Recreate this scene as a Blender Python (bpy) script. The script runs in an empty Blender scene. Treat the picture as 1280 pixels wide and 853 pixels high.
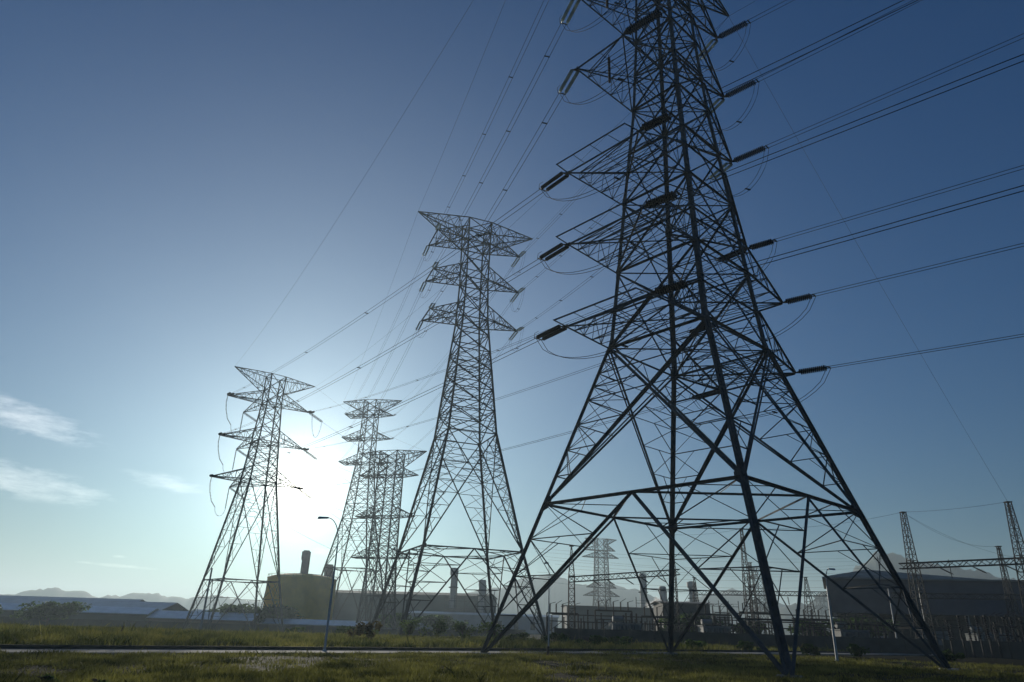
import bpy, bmesh, math, random
from mathutils import Vector, Matrix
R_ = math.radians
random.seed(11)
S = bpy.context.scene
COL = S.collection

# ---------------------------------------------------------------- camera
FX, PITCH, ROLL, EYE = 855.45, 0.39461, 0.03246, 1.6
cam = bpy.data.cameras.new('camera'); co = bpy.data.objects.new('camera', cam); COL.objects.link(co)
cam.sensor_width = 36.0; cam.lens = FX / 1280 * 36; cam.clip_start = 0.1; cam.clip_end = 20000
cp, sp, cr, sr = math.cos(PITCH), math.sin(PITCH), math.cos(ROLL), math.sin(ROLL)
r0, u0, f0 = Vector((1, 0, 0)), Vector((0, -sp, cp)), Vector((0, cp, sp))
rr = cr * r0 + sr * u0; uu = -sr * r0 + cr * u0
co.matrix_world = Matrix(((rr.x, uu.x, -f0.x, 0), (rr.y, uu.y, -f0.y, 0), (rr.z, uu.z, -f0.z, EYE), (0, 0, 0, 1)))
S.camera = co

# ---------------------------------------------------------------- light, sky, exposure
SUN_AZ, SUN_EL = R_(-16.69), R_(9.55)
SUNV = Vector((math.sin(SUN_AZ) * math.cos(SUN_EL), math.cos(SUN_AZ) * math.cos(SUN_EL), math.sin(SUN_EL)))
S.view_settings.view_transform = 'Standard'; S.view_settings.look = 'None'
S.view_settings.gamma = 1; S.view_settings.use_curve_mapping = False
S.view_settings.exposure = 0.0
SKY_STRENGTH = 0.056
sun = bpy.data.lights.new('sun', 'SUN'); sun.energy = 4.0; sun.angle = R_(0.5); sun.color = (1, .93, .8)
so = bpy.data.objects.new('sun', sun); COL.objects.link(so); so.rotation_euler = SUNV.to_track_quat('Z', 'Y').to_euler()
so.location = (0, 0, 120)
W = bpy.data.worlds.new('World'); S.world = W; W.use_nodes = True
nt = W.node_tree; nt.nodes.clear()
def N(t, **k):
    n = nt.nodes.new(t)
    for a, b in k.items(): setattr(n, a, b)
    return n
def L(a, b): nt.links.new(a, b)
def M(op, a, b=None, c=None, clamp=False):
    n = N('ShaderNodeMath', operation=op, use_clamp=clamp)
    for i, v in enumerate((a, b, c)):
        if v is None: continue
        if isinstance(v, (int, float)): n.inputs[i].default_value = v
        else: L(v, n.inputs[i])
    return n.outputs[0]
sky = N('ShaderNodeTexSky', sky_type='NISHITA'); sky.sun_disc = False
sky.sun_elevation = SUN_EL; sky.sun_rotation = SUN_AZ % (2 * math.pi)
sky.altitude = 0; sky.air_density = 1.4; sky.dust_density = 0.95; sky.ozone_density = 8.0
tc = N('ShaderNodeTexCoord')
vm = N('ShaderNodeVectorMath', operation='NORMALIZE'); L(tc.outputs['Generated'], vm.inputs[0])
dt = N('ShaderNodeVectorMath', operation='DOT_PRODUCT'); L(vm.outputs[0], dt.inputs[0]); dt.inputs[1].default_value = SUNV
dot = M('MAXIMUM', dt.outputs['Value'], 0.0)
# the sun's disc and its aureole in hazy air: part of the sky, by direction from the sun
def aureole(terms):
    out = None
    for p_, k_ in terms:
        q_ = M('MULTIPLY', M('POWER', dot, p_), k_); out = q_ if out is None else M('ADD', out, q_)
    return out
aur_w = aureole(((10, 0.225),))
aur = aureole(((3500, 4.0), (900, 1.2), (220, 0.5), (60, 0.26), (25, 0.06)))
sep = N('ShaderNodeSeparateXYZ'); L(vm.outputs[0], sep.inputs[0])
az = M('MULTIPLY', M('ARCTAN2', sep.outputs['X'], sep.outputs['Y']), 57.2958)
el = M('MULTIPLY', M('ARCSINE', sep.outputs['Z']), 57.2958)
# thin clouds low on the left
cmb = N('ShaderNodeCombineXYZ'); L(M('MULTIPLY', az, 0.28), cmb.inputs[0]); L(M('MULTIPLY', el, 1.0), cmb.inputs[1])
noi = N('ShaderNodeTexNoise'); noi.inputs['Scale'].default_value = 1.5; noi.inputs['Detail'].default_value = 9
noi.inputs['Roughness'].default_value = 0.62; L(cmb.outputs[0], noi.inputs['Vector'])
nz = noi.outputs['Fac']
cl = None
for caz, cel, raz, rel, tilt, st in ((-36.5, 12.2, 6.6, 1.35, -.17, 1.0), (-35.0, 8.05, 7.0, 1.35, -.12, 1.0), (-26.3, 9.0, 3.4, .8, -.12, .75),
                                 (-27.6, 3.05, 2.8, .16, -.03, .8), (-28.2, 3.68, .7, .14, 0, .8), (-13.8, 4.9, 1.6, .6, 0, .6), (-30.2, 3.15, .8, .12, 0, .6)):
    da = M('SUBTRACT', az, caz)
    de = M('SUBTRACT', M('SUBTRACT', el, cel), M('MULTIPLY', da, tilt))
    q = M('ADD', M('POWER', M('MULTIPLY', da, 1 / raz), 2.0), M('POWER', M('MULTIPLY', de, 1 / rel), 2.0))
    m = M('SUBTRACT', 1.0, M('SQRT', q), clamp=True)
    m = M('MULTIPLY', M('SUBTRACT', M('ADD', M('MULTIPLY', m, 1.0), M('MULTIPLY', M('SUBTRACT', nz, .5), 2.4)), .12, clamp=True), M('MULTIPLY', M('MINIMUM', M('MULTIPLY', m, 3.0), 1.0), st))
    cl = m if cl is None else M('ADD', cl, m)
def mixrgb(bt, fac, a, b):
    n = N('ShaderNodeMix', data_type='RGBA', blend_type=bt)
    for s_, v in ((n.inputs[0], fac), (n.inputs[6], a), (n.inputs[7], b)):
        if isinstance(v, (int, float)): s_.default_value = v
        elif isinstance(v, tuple): s_.default_value = v
        else: L(v, s_)
    return n.outputs[2]
bg1 = N('ShaderNodeBackground'); bg1.inputs['Strength'].default_value = SKY_STRENGTH
L(mixrgb('MULTIPLY', 1.0, sky.outputs[0], (.38, .97, 1.17, 1)), bg1.inputs['Color'])
bg4 = N('ShaderNodeBackground'); bg4.inputs['Color'].default_value = (1, 1, .88, 1); L(aur_w, bg4.inputs['Strength'])
bg2 = N('ShaderNodeBackground'); bg2.inputs['Color'].default_value = (1, .92, .76, 1); L(aur, bg2.inputs['Strength'])
bg3 = N('ShaderNodeBackground'); bg3.inputs['Color'].default_value = (1, .93, .84, 1)
L(M('MULTIPLY', cl, 0.5), bg3.inputs['Strength'])
a1 = N('ShaderNodeAddShader'); L(bg1.outputs[0], a1.inputs[0]); L(bg2.outputs[0], a1.inputs[1])
a2 = N('ShaderNodeAddShader'); L(a1.outputs[0], a2.inputs[0]); L(bg3.outputs[0], a2.inputs[1])
wo = N('ShaderNodeOutputWorld'); a3 = N('ShaderNodeAddShader'); L(a2.outputs[0], a3.inputs[0]); L(bg4.outputs[0], a3.inputs[1]); L(a3.outputs[0], wo.inputs['Surface'])
S.cycles.use_denoising = True
S.cycles.max_bounces = 6; S.cycles.volume_bounces = 0; S.cycles.transparent_max_bounces = 8
S.cycles.sample_clamp_indirect = 4

# ---------------------------------------------------------------- helpers
class MB:
    def __init__(s): s.v = []; s.f = []
    def add(s, vs, fs):
        n = len(s.v); s.v.extend(vs); s.f.extend([tuple(i + n for i in f) for f in fs])
    def hexa(s, p):      # eight corners, bottom ring then top ring
        s.add(p, [(0, 3, 2, 1), (4, 5, 6, 7), (0, 1, 5, 4), (1, 2, 6, 5), (2, 3, 7, 6), (3, 0, 4, 7)])
    def box(s, x0, x1, y0, y1, z0, z1):
        s.hexa([(x0, y0, z0), (x1, y0, z0), (x1, y1, z0), (x0, y1, z0), (x0, y0, z1), (x1, y0, z1), (x1, y1, z1), (x0, y1, z1)])
    def bar(s, p, q, w, d=None, up=None):
        p, q = Vector(p), Vector(q); a = q - p
        if a.length < 1e-4: return
        a.normalize(); d = d or w
        up = Vector(up) if up is not None else (Vector((0, 0, 1)) if abs(a.z) < .95 else Vector((1, 0, 0)))
        u = a.cross(up).normalized(); v = u.cross(a)
        u, v = u * w / 2, v * d / 2
        s.hexa([tuple(p - u - v), tuple(p + u - v), tuple(p + u + v), tuple(p - u + v), tuple(q - u - v), tuple(q + u - v), tuple(q + u + v), tuple(q - u + v)])
    def angle(s, p, q, w, d1=None, d2=None, t=None):   # a rolled steel angle: L profile, flanges along d1 and d2
        p, q = Vector(p), Vector(q); a = q - p
        if a.length < 1e-4: return
        a.normalize(); t = t or w * .13
        up = Vector((0, 0, 1)) if abs(a.z) < .95 else Vector((1, 0, 0))
        if d1 is None:
            d1 = a.cross(up).normalized(); d2 = -(d1.cross(a))
        else:
            d1 = Vector(d1); d2 = Vector(d2); d1 = (d1 - a * d1.dot(a)).normalized(); d2 = (d2 - a * d2.dot(a)).normalized()
        pr = [(0, 0), (w, 0), (w, t), (t, t), (t, w), (0, w)]
        vs = [tuple(e + d1 * x + d2 * y) for e in (p, q) for x, y in pr]
        s.add(vs, [(0, 1, 7, 6), (1, 2, 8, 7), (2, 3, 9, 8), (3, 4, 10, 9), (4, 5, 11, 10), (5, 0, 6, 11), (5, 4, 3, 0), (3, 2, 1, 0), (6, 9, 10, 11), (6, 7, 8, 9)])
    def tube(s, pts, r, n=6, taper=None, caps=True):
        pts = [Vector(p) for p in pts]; rings = []
        for i, p in enumerate(pts):
            a = (pts[min(i + 1, len(pts) - 1)] - pts[max(i - 1, 0)]).normalized()
            up = Vector((0, 0, 1)) if abs(a.z) < .9 else Vector((1, 0, 0))
            u = a.cross(up).normalized(); v = a.cross(u)
            rad = r if taper is None else r + (taper - r) * i / (len(pts) - 1)
            rings.append([tuple(p + (u * math.cos(2 * math.pi * k / n) + v * math.sin(2 * math.pi * k / n)) * rad) for k in range(n)])
        vs = [x for rg in rings for x in rg]; fs = []
        for i in range(len(pts) - 1):
            for k in range(n):
                k2 = (k + 1) % n; fs.append((i * n + k, i * n + k2, (i + 1) * n + k2, (i + 1) * n + k))
        if caps: fs += [tuple(range(n))[::-1], tuple(range((len(pts) - 1) * n, len(pts) * n))]
        s.add(vs, fs)
    def lathe(s, o, prof, n=10, ax='z'):    # prof: (radius, height)
        vs = []
        for r, h in prof:
            for k in range(n):
                c, q = r * math.cos(2 * math.pi * k / n), r * math.sin(2 * math.pi * k / n)
                vs.append((o[0] + c, o[1] + q, o[2] + h) if ax == 'z' else (o[0] + h, o[1] + c, o[2] + q))
        fs = [(i * n + k, i * n + (k + 1) % n, (i + 1) * n + (k + 1) % n, (i + 1) * n + k) for i in range(len(prof) - 1) for k in range(n)]
        fs += [tuple(range(n))[::-1], tuple(range((len(prof) - 1) * n, len(prof) * n))]
        s.add(vs, fs)
    def mesh(s, name, mat, smooth=False):
        me = bpy.data.meshes.new(name); me.from_pydata(s.v, [], s.f); me.materials.append(mat)
        if smooth:
            for p in me.polygons: p.use_smooth = True
        me.update(); return me
    def build(s, name, mat, parent=None, loc=None, smooth=False):
        o = bpy.data.objects.new(name, s.mesh(name, mat, smooth)); COL.objects.link(o)
        if parent: o.parent = parent
        if loc: o.location = loc
        return o
def obj(name, me, parent=None):
    o = bpy.data.objects.new(name, me); COL.objects.link(o)
    if parent: o.parent = parent
    return o
def tag(o, label=None, cat=None, group=None, kind=None):
    if label: o['label'] = label
    if cat: o['category'] = cat
    if group: o['group'] = group
    if kind: o['kind'] = kind
    return o
def empty(name, loc=(0, 0, 0), rz=0.0):
    o = bpy.data.objects.new(name, None); COL.objects.link(o); o.location = loc; o.rotation_euler = (0, 0, rz); o.empty_display_size = .3
    return o
def ss(t): t = max(0.0, min(1.0, t)); return t * t * (3 - 2 * t)
def ground_z(x, y):
    return -2.6 * ss((y - 55) / 130) * (.25 + .75 * ss((30 - x) / 90))

def mat(name, col, rough=.7, metal=0.0, var=.25, scale=3.0, col2=None, trans=0.0, bump=0.0, spec=.4, coord='Object'):
    m = bpy.data.materials.new(name); m.use_nodes = True; t = m.node_tree; b = t.nodes['Principled BSDF']
    b.inputs['Roughness'].default_value = rough; b.inputs['Metallic'].default_value = metal; b.inputs['Specular IOR Level'].default_value = spec
    tcn = t.nodes.new('ShaderNodeTexCoord'); no = t.nodes.new('ShaderNodeTexNoise'); no.inputs['Scale'].default_value = scale
    no.inputs['Detail'].default_value = 6; no.inputs['Roughness'].default_value = .6
    t.links.new(tcn.outputs[coord], no.inputs['Vector'])
    cr_ = t.nodes.new('ShaderNodeValToRGB'); e = cr_.color_ramp.elements
    c2 = col2 or tuple(min(1, c * (1 + var)) for c in col); c1 = col if col2 else tuple(c * (1 - var) for c in col)
    e[0].position = .38 if col2 else .34; e[1].position = .62 if col2 else .66; e[0].color = (*c1, 1); e[1].color = (*c2, 1)
    t.links.new(no.outputs['Fac'], cr_.inputs['Fac']); t.links.new(cr_.outputs['Color'], b.inputs['Base Color'])
    if bump:
        bm_ = t.nodes.new('ShaderNodeBump'); bm_.inputs['Strength'].default_value = bump; bm_.inputs['Distance'].default_value = .05
        t.links.new(no.outputs['Fac'], bm_.inputs['Height']); t.links.new(bm_.outputs[0], b.inputs['Normal'])
    if trans:
        tr = t.nodes.new('ShaderNodeBsdfTranslucent'); mx = t.nodes.new('ShaderNodeMixShader'); mx.inputs[0].default_value = trans
        t.links.new(cr_.outputs['Color'], tr.inputs['Color']); out = t.nodes['Material Output']
        t.links.new(b.outputs[0], mx.inputs[1]); t.links.new(tr.outputs[0], mx.inputs[2]); t.links.new(mx.outputs[0], out.inputs['Surface'])
    return m
STEEL = mat('galvanised_steel', (.09, .096, .095), .75, .1, .35, 1.2, spec=.2)
STEEL2 = mat('galvanised_steel_weathered', (.08, .082, .075), .75, .1, .3, .8, spec=.2)
CONC = mat('concrete', (.3, .29, .27), .85, 0, .2, 2)
PORC = mat('brown_porcelain', (.025, .016, .013), .5, 0, .2, 5, spec=.15)
GLASS = mat('toughened_glass', (.62, .68, .64), .12, 0, .1, 5, trans=.65)
WIRE = mat('aluminium_conductor', (.05, .05, .05), .8, .1, .1, 5, spec=.15)
POLE = mat('painted_pole', (.5, .5, .48), .5, .2, .12, 3)
LEAF = mat('shrub_leaves', (.05, .09, .018), .5, 0, 0, .9, col2=(.13, .19, .035), trans=.5)
LEAFD = mat('dark_leaves', (.018, .045, .008), .6, 0, 0, .35, col2=(.08, .14, .02), trans=.5, spec=.15)
DRY = mat('dry_leaves', (.08, .065, .025), .7, 0, 0, .9, col2=(.17, .14, .055), trans=.4)
BARK = mat('bark', (.09, .07, .05), .9, 0, .3, 4)
GRASS = mat('grass_blades', (.04, .05, .011), .6, 0, 0, .45, col2=(.26, .25, .06), trans=.5, spec=.15)
GRASSF = mat('tall_grass_blades', (.045, .07, .012), .6, 0, 0, .3, col2=(.30, .28, .075), trans=.5, spec=.15)

# ---------------------------------------------------------------- ground
def ground():
    me = bpy.data.meshes.new('ground'); vs = []; fs = []
    rs = [0.0, 3, 6] + [8 * 1.075 ** i for i in range(88)]; rs = [r for r in rs if r < 4300]; nA = 240
    nz_ = random.Random(3)
    for i, r in enumerate(rs):
        for k in range(nA):
            a = 2 * math.pi * k / nA; x, y = r * math.sin(a), r * math.cos(a)
            bump = (nz_.random() - .5) * .10 if 8 < r < 300 else 0
            # no bumps on the road line
            dd = (x + 21.8) * .84 - (y - 32.9)
            if -1.5 < dd < 7: bump = -.02
            vs.append((x, y, ground_z(x, y) + bump - .03))
    for i in range(len(rs) - 1):
        for k in range(nA):
            k2 = (k + 1) % nA; fs.append((i * nA + k, (i + 1) * nA + k, (i + 1) * nA + k2, i * nA + k2))
    me.from_pydata(vs, [], fs)
    m = bpy.data.materials.new('field_soil'); m.use_nodes = True; t = m.node_tree; b = t.nodes['Principled BSDF']; b.inputs['Roughness'].default_value = .95
    b.inputs['Specular IOR Level'].default_value = .02
    tcn = t.nodes.new('ShaderNodeTexCoord')
    def noise(sc, d=6):
        n = t.nodes.new('ShaderNodeTexNoise'); n.inputs['Scale'].default_value = sc; n.inputs['Detail'].default_value = d; t.links.new(tcn.outputs['Object'], n.inputs['Vector']); return n
    n1, n2 = noise(.12), noise(1.7, 8)
    r1 = t.nodes.new('ShaderNodeValToRGB'); e = r1.color_ramp.elements; e[0].position = .35; e[1].position = .68; e[0].color = (.018, .022, .008, 1); e[1].color = (.034, .025, .013, 1)
    r2 = t.nodes.new('ShaderNodeValToRGB'); e = r2.color_ramp.elements; e[0].position = .3; e[1].position = .7; e[0].color = (.4, .4, .4, 1); e[1].color = (1.3, 1.25, 1.1, 1)
    t.links.new(n1.outputs['Fac'], r1.inputs['Fac']); t.links.new(n2.outputs['Fac'], r2.inputs['Fac'])
    mx = t.nodes.new('ShaderNodeMix'); mx.data_type = 'RGBA'; mx.blend_type = 'MULTIPLY'; mx.inputs[0].default_value = 1
    t.links.new(r1.outputs[0], mx.inputs[6]); t.links.new(r2.outputs[0], mx.inputs[7]); t.links.new(mx.outputs[2], b.inputs['Base Color'])
    bp = t.nodes.new('ShaderNodeBump'); bp.inputs['Strength'].default_value = .8; bp.inputs['Distance'].default_value = .15
    t.links.new(n2.outputs['Fac'], bp.inputs['Height']); t.links.new(bp.outputs[0], b.inputs['Normal'])
    me.materials.append(m); o = obj('ground', me)
    for p in me.polygons: p.use_smooth = True
    tag(o, 'rough dark green and brown open ground', 'ground', kind='structure')
ground()
# road: far edge runs through (-21.8, 32.9) with slope 0.84
RD = Vector((1, .84, 0)).normalized(); RN = Vector((RD.y, -RD.x, 0)); R0 = Vector((-21.8, 32.9, 0))
ROADM = mat('pale_road_concrete', (.27, .25, .215), .95, 0, .35, .5, bump=.3, spec=.1)
KERB = mat('kerb_concrete', (.075, .066, .05), .95, 0, .3, 1.5, spec=.02)
def strip(name, off0, off1, z0, z1, m, label, cat, s0=-90, s1=330, step=4, wig=0.0):
    mb = MB(); prev = None; rnd = random.Random(5)
    n = int((s1 - s0) / step)
    for i in range(n + 1):
        c = R0 + RD * (s0 + i * step)
        a, b = c + RN * (off0 + rnd.uniform(-wig, wig)), c + RN * (off1 + rnd.uniform(-wig, wig)); za, zb = ground_z(a.x, a.y), ground_z(b.x, b.y)
        za = zb = max(za, zb) if z0 != z1 else max(za, zb)
        ring = [(a.x, a.y, za + z0), (b.x, b.y, zb + z0), (b.x, b.y, zb + z1), (a.x, a.y, za + z1)]
        if prev: mb.hexa([prev[0], prev[1], ring[1], ring[0], prev[3], prev[2], ring[2], ring[3]])
        prev = ring
    o = mb.build(name, m); tag(o, label, cat, kind='structure')
strip('road', .0, 3.4, -.3, .035, ROADM, 'pale narrow service road crossing the grass', 'road')
strip('kerb', -.28, -.004, -.3, .19, KERB, 'low dark concrete kerb along the far edge of the road', 'kerb')
VERGE = mat('bare_soil', (.09, .068, .045), .95, 0, .35, 1.2, bump=.5)
strip('soil_verge', -1.9, -.29, -.3, .03, VERGE, 'bare brown soil verge behind the kerb', 'verge', wig=0)

# ---------------------------------------------------------------- hills (one to two kilometres away)
HILL = mat('hill_forest', (.025, .038, .024), .95, 0, .4, .012, bump=0)
def ridge(name, label, pts, depth, m=HILL, seed=1, jag=4.0):
    # pts: (azimuth degrees, distance, height); a real hill body with front and back slopes
    rnd = random.Random(seed); dense = []; K = .58; pts = [(a, d * K, h * K) for a, d, h in pts]; depth *= K; jag *= K
    for (a, d, h), (a2, d2, h2) in zip(pts, pts[1:]):
        n = max(2, int(abs(a2 - a) * 5))
        for i in range(n):
            t = i / n; dense.append((a + (a2 - a) * t, d + (d2 - d) * t, h + (h2 - h) * ss(t)))
    dense.append(pts[-1]); vs = []; fs = []; prof = [(-1, 0), (-.7, .22), (-.4, .58), (-.15, .9), (0, 1), (.4, .7), (1, 0)]
    wv = [rnd.uniform(0, 6.28) for _ in range(4)]
    for i, (a, d, h) in enumerate(dense):
        hh = h + jag * (math.sin(i * .9 + wv[0]) * .3 + math.sin(i * .23 + wv[1]) * .5 + rnd.uniform(-.5, .5)) * min(1, h / 40)
        for k, (q, f) in enumerate(prof):
            dd = d + q * depth; z = -3.4 + (hh + 3.4) * f + (rnd.uniform(-.1, .1) * h if k in (1, 2, 3, 5) else 0) * .5
            vs.append((dd * math.sin(R_(a)), dd * math.cos(R_(a)), z))
    P = len(prof)
    for i in range(len(dense) - 1):
        for k in range(P - 1): fs.append((i * P + k, (i + 1) * P + k, (i + 1) * P + k + 1, i * P + k + 1))
    me = bpy.data.meshes.new(name); me.from_pydata(vs, [], fs); me.materials.append(m)
    for p in me.polygons: p.use_smooth = True
    o = obj(name, me); tag(o, label, 'hill', kind='structure')
ridge('hill', 'conical wooded hill rising behind the large hall', [(15, 1900, 8), (19, 1900, 35), (22, 1900, 70), (24.5, 1900, 110), (26.6, 1900, 160), (27.6, 1900, 186), (28.7, 1900, 190), (30, 1900, 172), (32.5, 1900, 150), (36, 1900, 130), (41, 1900, 95), (47, 1900, 40)], 380, seed=4, jag=7)
ridge('hill', 'hazy rounded hills behind the power station', [(-12, 2500, 20), (-8, 2500, 70), (-4, 2500, 100), (-.5, 2500, 120), (2, 2500, 165), (3.6, 2500, 172), (6, 2500, 140), (8, 2500, 150), (10, 2500, 130), (13, 2500, 90), (16, 2500, 120), (17.5, 2500, 138), (20, 2500, 100), (24, 2500, 60)], 420, seed=7)
ridge('hill', 'low faint hills on the left horizon', [(-48, 3000, 25), (-40, 3000, 50), (-36, 3000, 62), (-34, 3000, 52), (-31.5, 3000, 74), (-30.2, 3000, 76), (-28.8, 3000, 60), (-27.6, 3000, 62), (-26, 3000, 72), (-24, 3000, 66), (-22, 3000, 74), (-19, 3000, 66), (-16, 3000, 58), (-12, 3000, 50), (-8, 3000, 20)], 450, seed=9, jag=8)

# ---------------------------------------------------------------- lattice towers
SG = ((-1, -1), (1, -1), (1, 1), (-1, 1))      # leg signs going round: faces k -> k+1
class Tower:
    def __init__(s, name, label, pos, yaw, prof, detail, group=None, mat_=STEEL, cat='pylon'):
        s.root = empty(name, pos, yaw); tag(s.root, label, cat, group); s.prof = prof; s.D = detail; s.m = mat_
        s.c, s.s_ = math.cos(yaw), math.sin(yaw); s.pos = Vector(pos); s.yaw = yaw
        s.faces = [MB() for _ in range(4)]; s.plans = []
    def w(s, z):
        p = s.prof
        for (z0, w0), (z1, w1) in zip(p, p[1:]):
            if z <= z1: return w0 + (w1 - w0) * (z - z0) / (z1 - z0)
        return p[-1][1]
    def corner(s, k, z): w = s.w(z); return Vector((SG[k % 4][0] * w, SG[k % 4][1] * w, z))
    def world(s, a, b, z): return s.pos + Vector((s.c * a - s.s_ * b, s.s_ * a + s.c * b, z))
    def mem(s, mb, p, q, w, fn=None):
        if s.D['L'] : mb.angle(p, q, w)
        else: mb.bar(p, q, w)
    def redund(s, mb, P0, P1, Q0, Q1, n, w, hz=True):
        # lattice between a leg piece P and a diagonal piece Q that meet at P0 = Q0
        P = [P0.lerp(P1, i / n) for i in range(n + 1)]; Q = [Q0.lerp(Q1, i / n) for i in range(n + 1)]
        for i in range(1, n + 1):
            if i < n or hz: s.mem(mb, P[i], Q[i], w)
            if i < n: s.mem(mb, Q[i], P[i + 1], w * .9)
            if n >= 3 and i > 1 and i <= n:      # secondary struts in the wide cells
                s.mem(mb, P[i].lerp(Q[i], .5), P[i - 1].lerp(Q[i - 1], .0), w * .75)
        return P, Q
    def panelX(s, z0, z1, n=1, wd=None, wr=None, horiz=True, dbl=False):
        D = s.D; wd = wd or D['diag']; wr = wr or D['red']
        for k in range(4):
            mb = s.faces[k]; a0, b0, a1, b1 = s.corner(k, z0), s.corner(k + 1, z0), s.corner(k, z1), s.corner(k + 1, z1)
            w0, w1 = s.w(z0), s.w(z1); t = w0 / (w0 + w1); C = a0.lerp(b1, t)
            nrm = Vector((SG[k][0] + SG[(k + 1) % 4][0], SG[k][1] + SG[(k + 1) % 4][1], 0)).normalized() * (wd * .55)
            s.mem(mb, a0 - nrm, b1 - nrm, wd); s.mem(mb, b0 + nrm * .2, a1 + nrm * .2, wd)
            if dbl:
                off = (b1 - a0).normalized().cross(nrm.normalized()) * wd * 2.0
                s.mem(mb, a0 + off * .3, b1 + off, wd * .7)
                off = (a1 - b0).normalized().cross(nrm.normalized()) * wd * 2.0
                s.mem(mb, b0 + off * .3, a1 + off, wd * .7)
            if horiz: s.mem(mb, a1, b1, wd)
            if n:
                zc = z0 + (z1 - z0) * t
                for leg0, leg1, q in ((a0, s.corner(k, zc), 1), (b0, s.corner(k + 1, zc), 1), (a1, s.corner(k, zc), 1), (b1, s.corner(k + 1, zc), 1)):
                    s.redund(mb, leg0, leg1, leg0, C, n, wr, hz=(n > 1 and (leg0 is a0 or leg0 is b0)))
                if n > 1:   # struts from the middle of the panel to its horizontals
                    mid = a1.lerp(b1, .5); s.mem(mb, a1.lerp(C, .5), mid, wr); s.mem(mb, b1.lerp(C, .5), mid, wr)
                    if n > 2: s.mem(mb, a1.lerp(C, .5), b1.lerp(C, .5), wr)
    def panelV(s, z0, z1, n=3):
        D = s.D; mids = []
        for k in range(4):
            mb = s.faces[k]; a0, b0, a1, b1 = s.corner(k, z0), s.corner(k + 1, z0), s.corner(k, z1), s.corner(k + 1, z1); mid = a1.lerp(b1, .5); mids.append(mid)
            s.mem(mb, a0, mid, D['diag'] * 1.05); s.mem(mb, b0, mid, D['diag'] * 1.05)
            s.mem(mb, a1, b1, D['diag'] * 1.15)
            for lo, hi in ((a0, a1), (b0, b1)):
                P, Q = s.redund(mb, lo, hi, lo, mid, n, D['red'] * 1.1, hz=False)
        plan = MB(); s.plans.append(plan)
        for k in range(4):
            s.mem(plan, mids[k], mids[(k + 1) % 4], D['diag'] * .8)
            c1, c0 = s.corner(k, z1), s.corner(k, z0)
            mA, mB = mids[k], mids[(k - 1) % 4]
            for i in range(1, n):
                t = i / n; s.mem(s.faces[k], c0.lerp(mA, t), c0.lerp(mB, t), D['red'])
            s.mem(plan, c1.lerp(mA, .5), c1.lerp(mB, .5), D['red']); s.mem(plan, c1, mA.lerp(mB, .5), D['red'])
    def ring(s, z, w=None, x=True):
        w = w or s.D['diag']
        for k in range(4): s.mem(s.faces[k], s.corner(k, z), s.corner(k + 1, z), w)
        if x: plan = MB(); s.plans.append(plan); s.mem(plan, s.corner(0, z), s.corner(2, z), w * .8); s.mem(plan, s.corner(1, z), s.corner(3, z), w * .8)
    def arm(s, side, z, dz, tip, n=5, top_from=None, inv=False, rail=False, label=None, name='crossarm', tz=0.0):
        """side -1/+1 along a; tip: list of (a, b); one tip or a beam between two; inv: chord horizontal on top (earth-wire arm)"""
        D = s.D; mb = MB(); wc, wl = D['arm'], D['red']
        kN, kF = (0, 3) if side < 0 else (1, 2)
        zb, zt = (z, z + dz) if not inv else (z - dz, z)
        tipz = z + tz
        tips = [Vector((a, b, tipz)) for a, b in tip]
        tN, tF = (tips[0], tips[-1])           # near (b<0) and far
        bN, bF, uN, uF = s.corner(kN, zb), s.corner(kF, zb), s.corner(kN, zt), s.corner(kF, zt)
        for p, q in ((bN, tN), (bF, tF), (uN, tN), (uF, tF)): s.mem(mb, p, q, wc)
        for lo, up, t in ((bN, uN, tN), (bF, uF, tF)):
            A = [lo.lerp(t, i / n) for i in range(n)] ; B = [up.lerp(t, i / n) for i in range(n)]
            for i in range(1, n): s.mem(mb, A[i], B[i], wl)
            for i in range(n - 1): s.mem(mb, (A if i % 2 else B)[i], (B if i % 2 else A)[i + 1], wl)
        for u, v in (((bN, tN), (bF, tF)), ((uN, tN), (uF, tF))):
            A = [u[0].lerp(u[1], i / n) for i in range(n + 1)]; B = [v[0].lerp(v[1], i / n) for i in range(n + 1)]
            for i in range(n):
                if i: s.mem(mb, A[i], B[i], wl)
                if (A[i] - B[i]).length > .5: s.mem(mb, (A if i % 2 else B)[i], (B if i % 2 else A)[i + 1], wl)
        if len(tips) > 1:
            s.mem(mb, bN, tF, wc * .8); s.mem(mb, bF, tN, wc * .8)
            s.mem(mb, (bN + bF) / 2, (tN + tF) / 2, wl)
        o = mb.build(name, s.m, s.root)
        if label: o['label'] = label
        if len(tips) > 1:
            eb = MB(); s.mem(eb, tN, tF, wc * 1.25)
            if rail:
                q0, q1 = tN + Vector((side * 1.25, .2, 0)), tF + Vector((side * 1.25, -.1, 0))
                s.mem(eb, q0, q1, wc); 
                for i in range(5): s.mem(eb, tN.lerp(tF, i / 4), q0.lerp(q1, i / 4), wl if 0 < i < 4 else wc * .8)
            eb.build('end_beam', s.m, o)
        return o
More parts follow.
